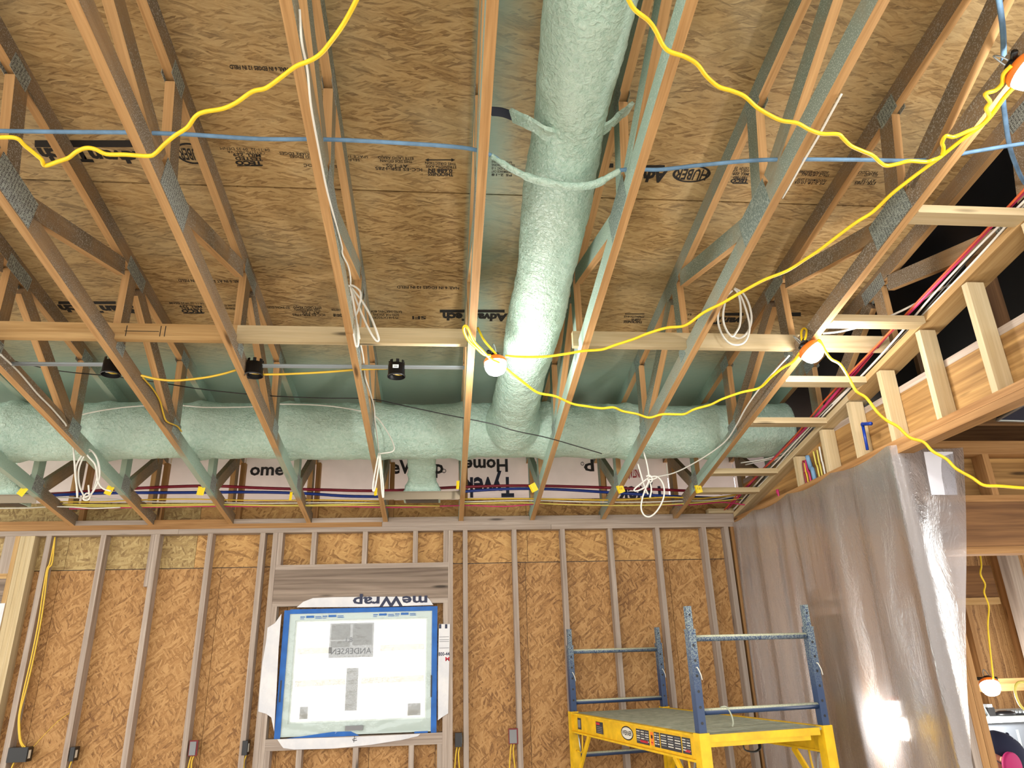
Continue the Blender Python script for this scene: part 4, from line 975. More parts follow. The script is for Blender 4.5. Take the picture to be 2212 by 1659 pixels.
# ------------------------------------------------------------------ window with its film, tape and wrap flaps
w1 = struct(empty('window_1', (-.63, D+.05, 1.6)))
W0, W1, Z0, Z1 = -1.222, -.044, 1.168, 2.061
G0, G1, GZ0, GZ1 = -1.126, -.130, 1.266, 1.972
YW = D+.022
for nm, a in (('frame_side', (W0, G0-.012, Z0, Z1)), ('frame_side', (G1+.012, W1, Z0, Z1)), ('frame_head', (G0-.012, G1+.012, GZ1+.012, Z1)), ('frame_foot', (G0-.012, G1+.012, Z0, GZ0-.012))):
    box(nm, a[0], a[1], YW, YW+.085, a[2], a[3], 'greyvinyl', w1)
for a in ((G0-.012, G0, GZ0-.012, GZ1+.012), (G1, G1+.012, GZ0-.012, GZ1+.012), (G0, G1, GZ1, GZ1+.012), (G0, G1, GZ0-.012, GZ0)):
    box('sash', a[0], a[1], YW+.02, YW+.06, a[2], a[3], 'vinyl', w1)
panel('pane', [(G0, YW+.045, GZ0), (G1, YW+.045, GZ0), (G1, YW+.045, GZ1), (G0, YW+.045, GZ1)], (0, 1, 0), .003, 'film', w1)
for zf, sa, sb in ((1.735, -.855, -.485), (1.505, -.735, -.62)):
    for xa, xb in ((G0+.01, sa), (sb, G1-.01)):
        za, zb_ = zf+.012*(xa-G0), zf+.012*(xb-G0)
        panel('outside_band', [(xa, YW+.043, za), (xb, YW+.043, zb_), (xb, YW+.043, zb_+.045), (xa, YW+.043, za+.045)], (0, 1, 0), .0006, 'bandtint', w1)  # tinted strips stand in for siding lines seen outside
# loose film over the glass with creases gathered at the foot
V = []; F = []; nx, nz = 60, 40
for i in range(nx+1):
    for j in range(nz+1):
        u, v = i/nx, j/nz; x = W0+.02+(W1-W0-.04)*u; z = Z0+.012+(Z1-Z0-.03)*v
        dd = math.hypot((u-.45)*1.3, v+.02); k = .004*math.exp(-v*3)*math.sin(22*math.atan2(v+.03, u-.45))+.003*math.exp(-v*6)*mnoise.noise(Vector((u*25, v*25, 0)))
        V.append((x, YW-.006+k, z))
for i in range(nx):
    for j in range(nz): a = i*(nz+1)+j; F.append((a, a+nz+1, a+nz+2, a+1))
link('film_cover', pyd(V, F), 'covfilm', w1, None, True)
def tp(a, mat='bluetape', nm='tape', y=YW-.009): return box(nm, a[0], a[1], y-.0008, y, a[2], a[3], mat, w1)
tp((W0-.004, W0+.040, Z0-.012, Z1)); tp((W1-.038, W1+.004, Z0-.01, Z1+.005)); tp((W0+.04, W1-.038, Z1-.028, Z1+.006)); 
panel('tape', [(W0+.05, YW-.009, Z0-.012), (W0+.62, YW-.009, Z0-.012), (W0+.55, YW-.009, Z0+.022), (W0+.42, YW-.009, Z0+.024)], (0, 1, 0), .0008, 'bluetape', w1); tp((W1-.16, W1-.06, Z0-.008, Z0+.004))
# small blue print along the head of the film
for k in range(4):
    xs = W0+.12+(.17*k if k < 2 else .17*k+.22)
    for dx, l, h, z in ((0, .035, .007, .004), (0, .03, .004, -.008), (.045, .06, .016, 0), (.115, .045, .005, .005), (.115, .05, .005, -.006)):
        box('film_print', xs+dx, xs+dx+l, YW-.0075, YW-.0066, Z1-.06+z+.006*k/3, Z1-.06+z+h+.006*k/3, 'blueink', w1)
# stickers on the far side of the glass
ys = YW+.052
def stick(nm, xa, xb, ya, yb):
    p = atY(xa, yb, ys); q = atY(xb, ya, ys); return box(nm, p.x, q.x, ys, ys+.001, p.z, q.z, 'sticker', w1), p, q
s1, p, q = stick('sticker', 709, 809, 1344, 1422)
text('sticker_print', 'ANDERSEN', axes((( p.x+q.x)/2, YW+.042, p.z+.045), (-1, 0, 0), (0, 0, 1)), .062, 'label_dark', w1, sx=1.0)
for a, b, c, d in ((.04, .46, .52, .96), (.52, .96, .35, .96), (.04, .46, .30, .48)): box('sticker_print', p.x+(q.x-p.x)*a, p.x+(q.x-p.x)*b, ys-.0012, ys-.0008, p.z+(q.z-p.z)*c, p.z+(q.z-p.z)*d, 'sticker', w1)
text('sticker_print', '8.1.', axes((p.x+.42*(q.x-p.x), YW+.042, p.z+.50*(q.z-p.z)), (-1, 0, 0), (0, 0, 1)), .05, 'label_dark', w1)
s2, p, q = stick('sticker', 744, 775, 1442, 1536)
for t in (.12, .36, .42, .62, .68, .9): box('sticker_print', p.x+.02, q.x-.02, ys-.001, ys-.0006, p.z+(q.z-p.z)*t, p.z+(q.z-p.z)*t+.008, 'greybox', w1)
stick('sticker', 646, 666, 1526, 1554); stick('sticker', 880, 909, 1518, 1546)
p = atY(746, 1572, YW-.012); box('sash_lock', p.x, p.x+.13, YW-.022, YW-.0095, p.z-.02, p.z+.012, 'greybox', w1)
for px, py, h in ((606, 1493, .15), (932, 1482, .155)): p = atY(px, py, YW-.011); box('weep_strip', p.x-.006, p.x+.004, YW-.013, YW-.0102, p.z-h/2, p.z+h/2, 'black', w1)
# neighbouring sky light comes through the glass from outside
def flap(pts, nm='wrap_flap', Y=D-.006):
    return panel(nm, [atY(x, y, Y) for x, y in pts], (0, -1, 0), .0015, 'wrap', w1, axis=(1, 0, 0))
flap([(641, 1312), (655, 1300), (676, 1292), (720, 1290), (800, 1289), (922, 1289), (930, 1298), (936, 1307), (800, 1311)])
flap([(608, 1326), (594, 1346), (578, 1356), (575, 1385), (567, 1430), (561, 1490), (558, 1537), (575, 1542), (586, 1550), (592, 1580), (597, 1500), (602, 1400)])
flap([(948, 1348), (972, 1348), (970, 1450), (968, 1541), (955, 1549), (946, 1556), (946, 1450)])
flap([(599, 1597), (606, 1608), (612, 1616), (636, 1619), (720, 1617), (800, 1609), (870, 1598), (903, 1590), (908, 1585), (760, 1592)])
wtext('meWrap', 763, 924, 1298, 22, True, 'wrapink', D-.0078, w1)
for s, y, h, ink in (('800-44', 1413, 8, 'wrapink'), ('M', 1424, 9, 'redink')): wtext(s, 947 if s != 'M' else 962, 971, y, h, False, ink, D-.0078, w1)
for y in (1376, 1382, 1386, 1400): p = atY(949, y, D-.0078); q = atY(970, y, D-.0078); box('wrap_print', p.x, q.x, D-.0082, D-.0077, p.z-.002, p.z+.002, 'greybox', w1)
for x in (951, 964): p = atY(x, 1353, D-.0078); box('wrap_print', p.x-.01, p.x+.008, D-.0082, D-.0077, p.z-.016, p.z+.016, 'wrapink', w1)
tube('wrap_print', [atY(x, y, D-.0082) for x, y in ((770, 1594), (762, 1597), (764, 1600), (771, 1599))], .0022, 'ink', w1, 4, 4); tube('wrap_print', [atY(766, 1590, D-.0082), atY(764, 1604, D-.0082)], .002, 'ink', w1, 1, 4)
w2 = struct(empty('window_2', (-3.7, D, 1.6)))
p = atY(12, 1303, D); box('wrap_flap', -4.4, p.x, D-.004, D-.002, 1.15, p.z, 'wrap', w2); box('frame_side', -4.4, p.x-.05, D+.02, D+.08, 1.1, p.z-.03, 'vinyl', w2)

# ------------------------------------------------------------------ electrical boxes on the studs
def ebox(x0, y0, x1, y1, label, mat, leads, red=False, wide=False):
    a = atY(x0, y1, D-.012); b = atY(x1, y0, D-.012)
    r = tag(empty('outlet_box', ((a.x+b.x)/2, D, a.z)), label, 'outlet box', 'outlet boxes on the studs')
    box('box_body', a.x, b.x, D-.010, D+.06, a.z, b.z, mat, r)
    if red: box('box_rim', a.x-.006, b.x+.010, D-.004, D+.01, a.z-.006, b.z+.008, 'redbox', r)
    else: box('cover', a.x+.002, b.x-.002, D-.014, D-.0105, a.z+.003, b.z-.003, mat, r)
    box('box_label', b.x+.001, b.x+.002, D-.002, D+.03, a.z+.02, b.z-.02, 'label_white', r)
    for i in range(leads):
        x = a.x+(b.x-a.x)*(.3+.4*i); tube('lead', [(x, D+.02, a.z), (x-.01, D+.015, a.z-.06), (x+.015*(i*2-1)-.01, D+.02, a.z-.22)], .0055, 'yellowcable', r)
    return r
ebox(12, 1614, 62, 1648, 'wide black taped outlet box at the foot of the yellow cable pair', 'black', 1)
ebox(147, 1614, 163, 1645, 'black outlet box on the second bare stud right of the wide taped box', 'black', 1)
ebox(407, 1602, 424, 1632, 'grey outlet box with dark red rim left of the window', 'greybox', 2, True)
ebox(521, 1600, 536, 1632, 'black outlet box just left of the window framing', 'black', 2)
ebox(983, 1583, 998, 1614, 'black outlet box just right of the window framing', 'black', 2)
ebox(1101, 1576, 1116, 1606, 'grey outlet box with dark red rim nearest the scaffold', 'greybox', 2, True)
for dx, lb in ((0, 'left yellow cable of the pair stapled beside the pale built-up post'), (5, 'right yellow cable of the pair stapled beside the pale built-up post')):
    wire('yellow_cable', lb, [atY(x+dx, y, D+.004) for x, y in ((119-dx, 1160), (108, 1215), (101-dx/2, 1232), (92, 1285), (83, 1345), (68, 1420), (54, 1480), (42-dx*.6, 1538), (40-dx*.5, 1570), (43-dx*.5, 1600), (50, 1615))], .0055, 'yellowcable')
wire('yellow_string', 'thin yellow string slanting from a stud to the wide taped box', [atY(x, y, D-.002) for x, y in ((150, 1540), (125, 1558), (95, 1588), (72, 1613))], .0018, 'yellowcable', sub=2)

# ------------------------------------------------------------------ scaffold
TH_ = .197; sc0 = Vector((1.322, 3.931, 0)); su = Vector((math.cos(TH_), math.sin(TH_), 0)); sv = Vector((-math.sin(TH_), math.cos(TH_), 0)); SL, SW, SZ = 1.815, .749, 1.276
sf = tag(empty('rolling_scaffold', sc0+su*SW/2+sv*SL/2), 'yellow and blue rolling scaffold with a foam-dusted deck, standing before the right studs', 'scaffold')
def SP(a, b, z): return sc0+su*a+sv*b+Vector((0, 0, z))
ends = ((0, atY(1620, 1376, 4.0).z, atY(1640, 1531, 4.0).z, .93, 1.905), (SL, atY(1330, 1405, 5.79).z, atY(1335, 1512, 5.79).z, atY(1340, 1624, 5.79).z, 1.86))
for b, ra, rb, rc, zt in ends:
    for a in (0, SW):
        po = board('post', SP(a, b, .12), SP(a, b, zt-.118), .043, .043, 'scafblue', sf, up=su)
        board('post_extension', SP(a, b, zt-.118), SP(a, b, zt), .031, .031, 'scafblue', po, up=su)
        board('post_lip', SP(a, b, zt-.124), SP(a, b, zt-.118), .047, .047, 'scafblue', po, up=su)
        for k in range(13):
            z = zt-.20-.075*k
            if z < .9: break
            lathe('hole', [(0, .0002), (.0075, .0002), (.0075, -.002)], 'black', axes(SP(a, b, z)-sv*.0222, su, (0, 0, 1)), po, 10, False)
        lathe('hole', [(0, .0002), (.006, .0002), (.006, -.002)], 'black', axes(SP(a, b, zt-.045)-sv*.0162, su, (0, 0, 1)), po, 10, False)
        c = SP(a, b, zt-.31)-sv*.024; q = tube('locking_pin', [c, c-sv*.012, c-sv*.016+su*.012+Vector((0, 0, -.03)), c-sv*.012+su*.02+Vector((0, 0, -.06))], .0028, 'label_white', sf, 3, 5)
        lathe('caster', [(0, -.02), (.05, -.02), (.06, -.01), (.06, .01), (.05, .02), (0, .02)], 'greyrubber', axes(SP(a, b, .061), sv, (0, 0, 1)), sf, 20)
        board('caster_fork', SP(a, b, .07), SP(a, b, .125), .03, .05, 'steel', sf, up=su)
    for z in (ra, rb, rc, .55, .25): tube('rung', [SP(.021, b, z), SP(SW-.021, b, z)], .0165, 'scafblue', sf, 1, 12)
deckp = [SP(.02, -.015, SZ-.014), SP(SW-.02, -.015, SZ-.014), SP(SW-.02, SL+.015, SZ-.014), SP(.02, SL+.015, SZ-.014)]
panel('deck_board', deckp, (0, 0, 1), .014, 'deckboard', sf, axis=sv)
board('deck_edge', SP(.03, -.02, SZ-.018), SP(SW-.05, -.02, SZ-.018), .012, .036, 'scafyellow', sf); board('deck_edge', SP(.03, -.012, SZ-.047), SP(SW-.11, -.012, SZ-.047), .018, .022, 'scafyellow', sf)
board('deck_edge', SP(.03, SL+.02, SZ-.018), SP(SW-.05, SL+.02, SZ-.018), .012, .036, 'scafyellow', sf)
for a, sgn in ((0, -1), (SW, 1)):
    RH = .118; x = a+sgn*.004
    rl = board('side_rail', SP(x, .03, SZ-.006-RH/2), SP(x, SL-.03, SZ-.006-RH/2), .006, RH, 'scafyellow', sf)
    for z, w in ((SZ-.004, .034), (SZ-.006-RH, .034)): board('rail_lip', SP(x+sgn*.008, .03, z), SP(x+sgn*.008, SL-.03, z), w, .011, 'scafyellow', rl)
    for b, s2 in ((0, 1), (SL, -1)):
        board('sleeve', SP(a+sgn*.0, b-.03*0, .80), SP(a, b, SZ+.008), .060, .060, 'scafyellow', sf, up=su)
        board('rail_bracket', SP(x, b+s2*.03, SZ-.006-RH/2), SP(x, b+s2*.10, SZ-.006-RH/2), .012, RH+.004, 'scafyellow', rl)
        board('diagonal_brace', SP(a, b+s2*.03, .86), SP(x, b+s2*.30, SZ-RH-.01), .014, .034, 'scafyellow', sf)
        tube('pin_lever', [SP(a, b+s2*.03, SZ-RH-.02), SP(a+sgn*.004, b+s2*.09, SZ-RH-.02), SP(a+sgn*.004, b+s2*.12, SZ-RH-.13)], .005, 'steel', sf, 3, 6)
        tube('pin_spring', [SP(a, b+s2*.16, SZ-RH-.01), SP(a, b+s2*.15, SZ-RH-.09), SP(a, b+s2*.13, SZ-RH-.13), SP(a, b+s2*.03, SZ-RH-.13)], .006, 'scafyellow', sf, 3, 6)
def rail(x, y):
    N = -su; P0 = SP(-.0075, 0, 1.2); d = ray(x, y); t = (P0-EYE).dot(N)/d.dot(N); return EYE+d*t
def rlabel(xa, xb, mat, hz, dz, t=.0008, nm='label'):
    p = rail(xa, 1580); q = rail(xb, 1590); ba, bb = (p-sc0).dot(sv), (q-sc0).dot(sv); z = SZ-.006-RH/2+dz
    return panel(nm, [SP(-.0072, ba, z-hz/2), SP(-.0072, bb, z-hz/2), SP(-.0072, bb, z+hz/2), SP(-.0072, ba, z+hz/2)], -su, t, mat, rl0), (ba+bb)/2, abs(ba-bb), z
rl0 = [o for o in sf.children if o.name.startswith('side_rail')][0]
def rbar(bc, w, zc_, h, mat, t=.0016): return panel('label_print', [SP(-.0076, bc+w/2, zc_-h/2), SP(-.0076, bc-w/2, zc_-h/2), SP(-.0076, bc-w/2, zc_+h/2), SP(-.0076, bc+w/2, zc_+h/2)], -su, t-.0006, mat, rl0)
o, b, w, z = rlabel(1248, 1257, 'label_dark', .075, .0); rbar(b, w*.6, z, .05, 'greybox')
o, b, w, z = rlabel(1288, 1304, 'label_dark', .072, .0); rbar(b+w*.2, w*.5, z+.024, .014, 'redink'); 
for i in range(4): rbar(b, w*.7, z+.005-.011*i, .004, 'greybox')
pc = rail(1354, 1578); bo = (pc-sc0).dot(sv); zo_ = SZ-.006-RH/2+.002
def rell(rx, rz, mat, off):
    n = 32; V = [SP(-.0072-off, bo+rx*math.cos(2*math.pi*k/n), zo_+rz*math.sin(2*math.pi*k/n)) for k in range(n)]; panel('badge', V, -su, .0004, mat, rl0)
rell(.088, .040, 'ink', .0); rell(.078, .033, 'label_white', .0006); rell(.074, .030, 'label_white', .0009)
text('badge_print', 'WERNER', axes(SP(-.0087, bo, zo_), -sv, (0, 0, 1)), .036, 'ink', rl0, bold=.001, sx=.95)
for xa, xb in ((1374, 1402), (1412, 1424), (1425, 1470), (1471, 1490)):
    o, b, w, z = rlabel(xa, xb, 'label_dark', .078, .0)
    n = 3 if w > .12 else 2
    for i in range(5):
        for j in range(n): rbar(b-w/2+w*(j+.5)/n, w/n*.75, z+.028-.0125*i, .005, 'label_white' if (i+j) % 3 else 'greybox')
    if xb in (1402, 1490): rbar(b-w*.1, w*.6, z-.024, .012, 'redink')
o, b, w, z = rlabel(1404, 1411, 'orange', .07, .0); rbar(b, w*.6, z+.01, .018, 'ink'); rbar(b, w*.7, z-.02, .006, 'redink')
tube('hanging_strap', [SP(.25, .02, SZ-.05), SP(.25, .01, SZ-.085), SP(.30, .0, SZ-.095), SP(.34, .01, SZ-.08), SP(.345, .02, SZ-.05)], .008, 'black', sf, 5, 6, .4)
c = SP(.13, 0, ends[0][2]); tube('string_tie', [c+Vector((0, 0, .018)), c+su*.03+Vector((0, -.01, .018)), c+su*.05+Vector((0, -.02, -.02)), c+su*.055+Vector((0, -.02, -.055)), c+su*.05+Vector((0, -.015, -.075))], .004, 'deckboard', sf)

# ------------------------------------------------------------------ string lights
def lamp(label, P, aim, watts, seen=True):
    P = Vector(P); aim = Vector(aim).normalized(); q = aim.to_track_quat('-Z', 'Y').to_matrix().to_4x4(); m = Matrix.Translation(P) @ q
    r = tag(empty('work_light', P), label, 'work light', 'string work lights')
    lathe('lamp_dome', [(0, -.075), (.025, -.072), (.045, -.06), (.056, -.04), (.060, -.018), (.058, 0.0)], 'glow', m, r, 24)
    lathe('lamp_cap', [(.0605, -.006), (.062, .004), (.055, .018), (.040, .028), (.030, .030)], 'orange', m, r, 24)
    lathe('socket', [(.031, .028), (.031, .045), (.020, .052), (0, .053)], 'black', m, r, 16)
    tube('wire_hook', [m @ Vector((-.02, 0, .05)), m @ Vector((-.012, 0, .085)), m @ Vector((0, 0, .11)), m @ Vector((.012, 0, .085)), m @ Vector((.01, 0, .052))], .003, 'steel', r, 4, 5)
    for s in (-1, 1): tube('cord_plug', [m @ Vector((s*.02, 0, .04)), m @ Vector((s*.06, 0, .042))], .011, 'black', r, 1, 8)
    L = bpy.data.lights.new('lamp_light', 'POINT'); L.energy = watts; L.color = (1.0, .965, .91); L.shadow_soft_size = .055
    lo = bpy.data.objects.new('lamp_light', L); COL.objects.link(lo); lo.location = P+aim*.14
    return r, m
l1 = atC(1070, 790, -.055); l2 = atC(1753, 763, -.075); l3 = atC(2214, 160, -.06)
lamp('lit orange-capped work light hanging beside the upright mint duct', l1+Vector((0, 0, .02)), (.06, -.05, -1), LAMP_W)
lamp('lit orange-capped work light tilted under the last truss', l2+Vector((-.01, 0, .02)), (.55, -.2, -.8), LAMP_W)
lamp('lit orange-capped work light cut by the right edge at top', l3+Vector((0, 0, .02)), (.5, -.3, -.8), LAMP_W)
p4 = atY(2137, 1478, 4.85); lamp('lit orange-capped work light in the next room seen through the doorway', p4, (-.25, -.5, -.8), LAMP_W*1.5)
p5 = atY(1932, 1518, 4.25); lamp('lit orange-capped work light glowing blurred behind the plastic sheet', p5, (-.3, -.1, -1), LAMP_W*.8)
RC = .0072
wire('light_cord', 'yellow light cord snaking across upper left of the ceiling', [atC(x, y, -.10) for x, y in ((795, -60), (770, 0), (742, 52), (715, 90), (694, 115), (672, 130), (640, 143), (610, 165), (575, 190), (545, 198), (510, 222), (480, 235), (440, 242), (422, 252), (405, 275), (378, 293), (355, 312), (336, 331), (320, 337), (270, 334), (230, 333), (205, 322), (185, 320), (165, 328), (148, 341), (125, 349), (97, 358), (90, 345), (75, 332), (52, 313), (42, 302), (28, 297), (0, 297), (-50, 300))], RC, 'yellowcord', cat='light cord', sub=5, n=8)
lc2 = [atC(x, y, -.09) for x, y in ((1335, -50), (1358, 0), (1372, 22), (1400, 44), (1416, 66), (1432, 98), (1448, 112), (1478, 122), (1505, 138), (1526, 165), (1552, 187), (1580, 196), (1608, 208), (1635, 232), (1665, 250), (1690, 261), (1722, 266), (1748, 280), (1775, 289), (1810, 290), (1822, 300), (1838, 315), (1862, 326), (1885, 336), (1900, 350), (1915, 358), (1940, 354), (1965, 348), (2000, 350), (2015, 346))]
wire('light_cord', 'yellow light cord running from top centre past the blue tube to the last truss', lc2+[atC(x, y, -.05) for x, y in ((2033, 338), (2038, 320), (2035, 308), (2043, 294), (2060, 296), (2090, 284), (2118, 272), (2136, 250), (2130, 234), (2138, 220), (2128, 203), (2150, 195), (2165, 180), (2168, 160), (2185, 142))], RC, 'yellowcord', cat='light cord', sub=5, n=8)
wire('light_cord', 'yellow light cord sweeping from the third lamp down across to the first lamp', [atC(x, y, -.045) for x, y in ((2196, 182), (2170, 210), (2130, 262), (2080, 300), (2030, 340), (2000, 362), (1960, 392), (1925, 420), (1885, 458), (1850, 480), (1812, 508), (1770, 540), (1740, 560), (1700, 585), (1650, 605), (1600, 632), (1560, 655), (1520, 675), (1480, 703), (1440, 708), (1400, 720), (1370, 732), (1330, 745), (1300, 755), (1260, 758), (1225, 764), (1180, 770), (1130, 771), (1092, 769)) ], RC, 'yellowcord', cat='light cord', sub=5, n=8)
wire('light_cord', 'yellow light cord sagging between the first and the second lamp', [atC(x, y, -.06) for x, y in ((1060, 768), (1045, 765), (1030, 752), (1012, 735), (1002, 715), (1003, 705), (1010, 708), (1022, 735), (1040, 755), (1060, 775))] + [atC(x, y, -.07) for x, y in ((1080, 785), (1100, 802), (1130, 825), (1162, 848), (1200, 856), (1236, 872), (1270, 878), (1300, 882), (1325, 880), (1345, 888), (1375, 894), (1402, 902), (1430, 895), (1460, 895), (1480, 894), (1500, 884), (1535, 874), (1560, 862), (1600, 848), (1640, 838), (1665, 815), (1690, 795), (1712, 782), (1728, 762))], RC, 'yellowcord', cat='light cord', sub=5, n=8)
wire('cord_loop', 'yellow cord loop tied around truss above the first lamp', [atC(x, y, d) for x, y, d in ((1032, 708, .12), (1040, 725, .06), (1048, 738, .02), (1060, 752, .0), (1072, 765, -.02))], .006, 'yellowcord', cat='cord', sub=5)
wire('cord_loop', 'yellow cord loop tied to the truss above the second lamp', [atC(x, y, d) for x, y, d in ((1732, 735, -.02), (1731, 718, .05), (1735, 710, .09), (1742, 712, .07), (1741, 725, .0), (1738, 735, -.03))], .006, 'yellowcord', cat='cord', sub=5)
e2 = l2
def dY(x, y, Y): return atY(x, y, Y)
wire('light_cord', 'yellow light cord trailing from second lamp over the beam into the next room', [dY(1765, 742, e2.y), dY(1770, 735, e2.y), dY(1782, 757, e2.y-.01), dY(1795, 775, 3.26), dY(1815, 787, 3.25), dY(1833, 815, 3.24), dY(1850, 845, 3.23), dY(1872, 860, 3.22), dY(1895, 890, 3.20), dY(1915, 908, 3.19), dY(1940, 922, 3.17), dY(1965, 945, 3.15), dY(1995, 955, 3.13), dY(2015, 975, 3.11), dY(2045, 992, 3.08), dY(2065, 1012, 3.06), dY(2100, 1032, 3.04), dY(2125, 1048, 3.02), dY(2160, 1050, 3.0), dY(2212, 1054, 2.98), dY(2270, 1056, 2.96)], RC, 'yellowcord', cat='light cord', sub=5, n=8)
wire('light_cord', 'yellow light cord hanging down to the lamp in the next room', [atY(x, y, 4.75) for x, y in ((2116, 1190), (2120, 1220), (2118, 1240), (2128, 1262), (2126, 1280), (2136, 1310), (2134, 1350), (2138, 1395), (2143, 1440), (2146, 1468))], .006, 'yellowcord', cat='light cord', sub=5)
wire('cord_loop', 'yellow cord coil hanging at stud by the right edge of the doorway', [atY(x, y, 4.5) for x, y in ((2216, 1473), (2200, 1474), (2193, 1485), (2194, 1500), (2198, 1512), (2205, 1525), (2216, 1535))], .008, 'paleyellow', cat='cord', sub=5)

# ------------------------------------------------------------------ the next room's contents
cb0 = atY(2122, 1551, 5.0); cab = tag(empty('storage_cabinet', (cb0.x+.5, 5.2, 0)), 'slate-grey storage cabinet with a white top, in the next room', 'cabinet')
box('cabinet_body', cb0.x-.05, cb0.x+1.1, 5.0, 5.55, 0, cb0.z-.03, 'cabinet', cab); box('cabinet_top', cb0.x-.08, cb0.x+1.13, 4.97, 5.6, cb0.z-.03, cb0.z, 'vinyl', cab)
for i in (0, 1, 2): box('reveal', cb0.x+.22+.3*i, cb0.x+.235+.3*i, 4.997, 4.9995, .1, cb0.z-.08, 'greyvinyl', cab)
zt = cb0.z+.001
def at5(x): return atY(x, 1545, 5.1).x
o = tag(empty('tool_pouch', (at5(2172), 5.1, zt)), 'flat black tool pouch lying on the white cabinet top', 'pouch')
lathe('pouch_body', [(0, .03), (.04, .029), (.07, .018), (.078, .006), (.07, 0), (0, 0)], 'black', Matrix.Translation((at5(2172), 5.1, zt)) @ Matrix.Diagonal((1, .7, 1, 1)), o, 20); box('strap', at5(2172)-.12, at5(2172)-.05, 5.09, 5.11, zt, zt+.012, 'black', o)
o = tag(empty('battery', (at5(2141), 5.1, zt)), 'small black battery standing on the white cabinet top', 'battery'); x = at5(2140)
box('battery_body', x-.025, x+.025, 5.08, 5.13, zt, zt+.055, 'black', o); box('battery_cap', x-.018, x+.018, 5.085, 5.125, zt+.055, zt+.075, 'greybox', o)
o = tag(empty('metal_clip', (at5(2126), 5.1, zt)), 'small chrome clip at the near end of the white cabinet top', 'clip'); x = at5(2126); board('clip_arm', (x-.015, 5.08, zt), (x-.02, 5.08, zt+.09), .02, .006, 'steel', o); board('clip_arm', (x+.015, 5.08, zt), (x-.015, 5.08, zt+.085), .02, .006, 'steel', o)
o = tag(empty('socket_tray', (at5(2200), 5.1, zt)), 'black tray of small sockets at the right end of the cabinet top', 'tray'); x = at5(2203); box('tray', x-.09, x+.09, 5.06, 5.16, zt, zt+.012, 'black', o)
for i in range(6): lathe('socket', [(0, .022), (.010, .022), (.011, 0)], 'steel', Matrix.Translation((x-.07+.028*i, 5.11, zt+.012)), o, 10)
nb = tag(empty('fan_housing', (3.2, 2.7, 2.7)), 'flat dark navy duct panel with pale rim under the next room ceiling', 'duct panel')
pq = [atZ(x, y, 2.735) for x, y in ((2150, 895), (2330, 900), (2330, 800), (2235, 845))]
panel('panel_sheet', pq, (0, 0, -1), .03, 'navy', nb); tube('panel_rim', [p-Vector((0, 0, .03)) for p in pq]+[pq[0]-Vector((0, 0, .03))], .008, 'steel', nb, 1, 6)

# person in cap and respirator, kneeling in the next room
PY = 4.0; hp = atY(2160, 1634, PY)
per = tag(empty('person', (hp.x-.10, PY, 0)), 'person in a navy cap and magenta-filtered respirator bending in the doorway room', 'person')
def skinbody():
    base = Vector((hp.x-.17, PY, 0)); J = {}
    def v(n, x, y, z, r): J[n] = (base+Vector((x, y, z)), r)
    v('pelvis', 0, 0, .50, .14); v('waist', .02, 0, .64, .13); v('chest', .06, 0, .82, .15); v('neckb', .10, 0, .96, .075); v('neck', .13, 0, 1.0, .055); v('head', hp.x-base.x-.01, 0, hp.z-.02, .085); v('crown', hp.x-base.x, 0, hp.z+.05, .075)
    for s, nm in ((-1, 'l'), (1, 'r')):
        v('sh'+nm, .08, s*.18, .92, .06); v('el'+nm, .20, s*.22, .68, .045); v('wr'+nm, .42, s*.14, .62, .032); v('ha'+nm, .48, s*.12, .61, .028)
        v('hip'+nm, .0, s*.10, .46, .095); v('kn'+nm, .24, s*.14, .09, .065); v('an'+nm, -.16, s*.13, .06, .045); v('to'+nm, -.26, s*.13, .045, .035)
    E = [('pelvis', 'waist'), ('waist', 'chest'), ('chest', 'neckb'), ('neckb', 'neck'), ('neck', 'head'), ('head', 'crown')]
    for n in 'lr': E += [('chest', 'sh'+n), ('sh'+n, 'el'+n), ('el'+n, 'wr'+n), ('wr'+n, 'ha'+n), ('pelvis', 'hip'+n), ('hip'+n, 'kn'+n), ('kn'+n, 'an'+n), ('an'+n, 'to'+n)]
    for n in 'lr':
        s = -1 if n == 'l' else 1
        for i in range(4):
            J['f%d%s' % (i, n)] = (J['ha'+n][0]+Vector((.05, s*(.022-.016*i), -.004)), .009); J['g%d%s' % (i, n)] = (J['ha'+n][0]+Vector((.085-.006*abs(i-1), s*(.024-.017*i), -.022)), .008); E += [('ha'+n, 'f%d%s' % (i, n)), ('f%d%s' % (i, n), 'g%d%s' % (i, n))]
        J['t'+n] = (J['wr'+n][0]+Vector((.05, -s*.04, .0)), .010); E.append(('wr'+n, 't'+n))
    names = list(J); me = bpy.data.meshes.new('m'); me.from_pydata([J[n][0] for n in names], [(names.index(a), names.index(b)) for a, b in E], [])
    o = link('body', me, 'workshirt', per)
    sk = o.modifiers.new('skin', 'SKIN'); sk.use_smooth_shade = True
    for i, n in enumerate(names): sv_ = me.skin_vertices[0].data[i]; sv_.radius = (J[n][1], J[n][1]); sv_.use_root = (n == 'pelvis')
    ss = o.modifiers.new('sub', 'SUBSURF'); ss.levels = 1; ss.render_levels = 1
    return o
skinbody()
fwd = Vector((.83, -.15, -.53)).normalized(); upv = Vector((.5, 0, .86)); hm = axes(hp, fwd, (-.15, -1, 0)); # local x = face direction, y = towards camera
hz = hm.to_3x3() @ Vector((0, 0, 1))
if hz.z < 0: hm = axes(hp, fwd, (.15, 1, 0))
def HM(x, y, z): return hm @ Vector((x, y, z))
hd = lathe('head', [(0, -.125), (.045, -.118), (.068, -.085), (.078, -.03), (.082, .02), (.078, .06), (.05, .098), (0, .11)], 'skin', hm @ Matrix.Diagonal((1.18, .95, 1, 1)), per, 24)
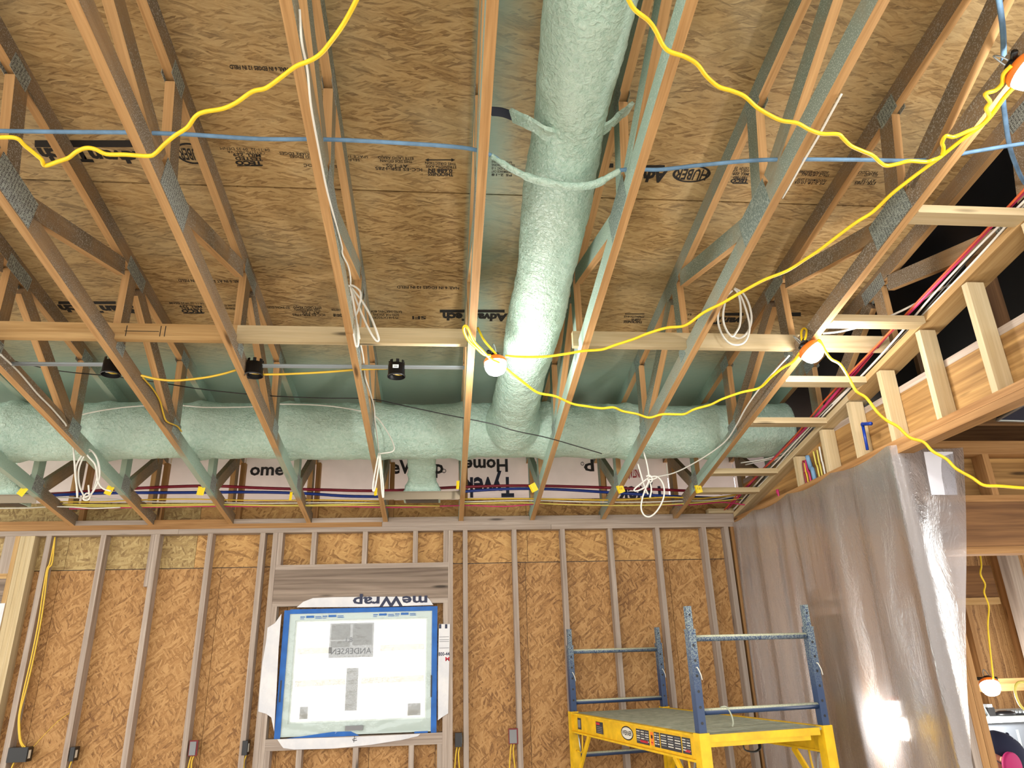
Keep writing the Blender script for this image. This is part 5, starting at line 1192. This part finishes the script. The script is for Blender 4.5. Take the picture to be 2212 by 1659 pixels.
lathe('nose', [(0, .03), (.012, .012), (.016, 0), (0, -.004)], 'skin', hm @ Matrix.Translation((.094, 0, -.03)) @ Matrix.Rotation(math.pi/2, 4, 'Y'), hd, 10)
for s in (-1, 1):
    lathe('eye', [(0, .011), (.008, .008), (.011, 0)], 'vinyl', hm @ Matrix.Translation((.084, s*.03, .0)) @ Matrix.Rotation(math.pi/2, 4, 'Y'), hd, 10)
    lathe('ear', [(0, .008), (.018, .006), (.026, 0), (.018, -.006)], 'skin', hm @ Matrix.Translation((-.01, s*.078, -.02)) @ Matrix.Rotation(-s*math.pi/2, 4, 'X'), hd, 12)
cp_ = lathe('cap', [(.103, -.012), (.105, .01), (.103, .045), (.09, .082), (.06, .108), (.02, .122), (0, .124)], 'navy', hm @ Matrix.Diagonal((1.12, .94, 1, 1)), per, 28)
lathe('cap_button', [(0, .012), (.008, .008), (.010, 0)], 'navy', hm @ Matrix.Translation((0, 0, .122)), cp_, 10)
V = []; F = []
for i in range(13):
    a = math.radians(-68+136*i/12)
    for j, r in enumerate((.0, .03, .06, .085)): V.append(HM((.105+r*.95*max(.25, math.cos(a)))*math.cos(a)*1.1, .098*math.sin(a)*(1+r*.6), -.006-.012*j*abs(math.cos(a))-.03*abs(math.sin(a))*j/3))
for i in range(12):
    for j in range(3): a = i*4+j; F.append((a, a+4, a+5, a+1))
br = link('cap_brim', pyd(V, F), 'navy', cp_, None, True); smod = br.modifiers.new('s', 'SOLIDIFY'); smod.thickness = .004
rp = lathe('respirator', [(.05, -.01), (.048, .02), (.03, .05), (0, .055)], 'greyrubber', hm @ Matrix.Translation((.07, 0, -.075)) @ Matrix.Rotation(math.pi/2, 4, 'Y'), per, 18)
fc = atY(2184, 1655, PY-.12)
lathe('filter', [(.0, .020), (.058, .020), (.066, .014), (.067, .0), (.056, -.008), (0, -.008)], 'magenta', axes(fc, (0, 0, 1), (-1, -.3, 0)), rp, 24)
lathe('filter', [(.0, .020), (.058, .020), (.066, .014), (.067, .0), (.056, -.008), (0, -.008)], 'magenta', axes(fc+Vector((.03, .24, .0)), (0, 0, 1), (1, -.3, 0)), rp, 24)
for z in (-.045, .02): tube('head_strap', [HM(.06, -.075, -.07), HM(-.02, -.086, z), HM(-.1, 0, z+.01), HM(-.02, .086, z), HM(.06, .075, -.07)], .006, 'greyrubber', rp, 5, 6, .4)
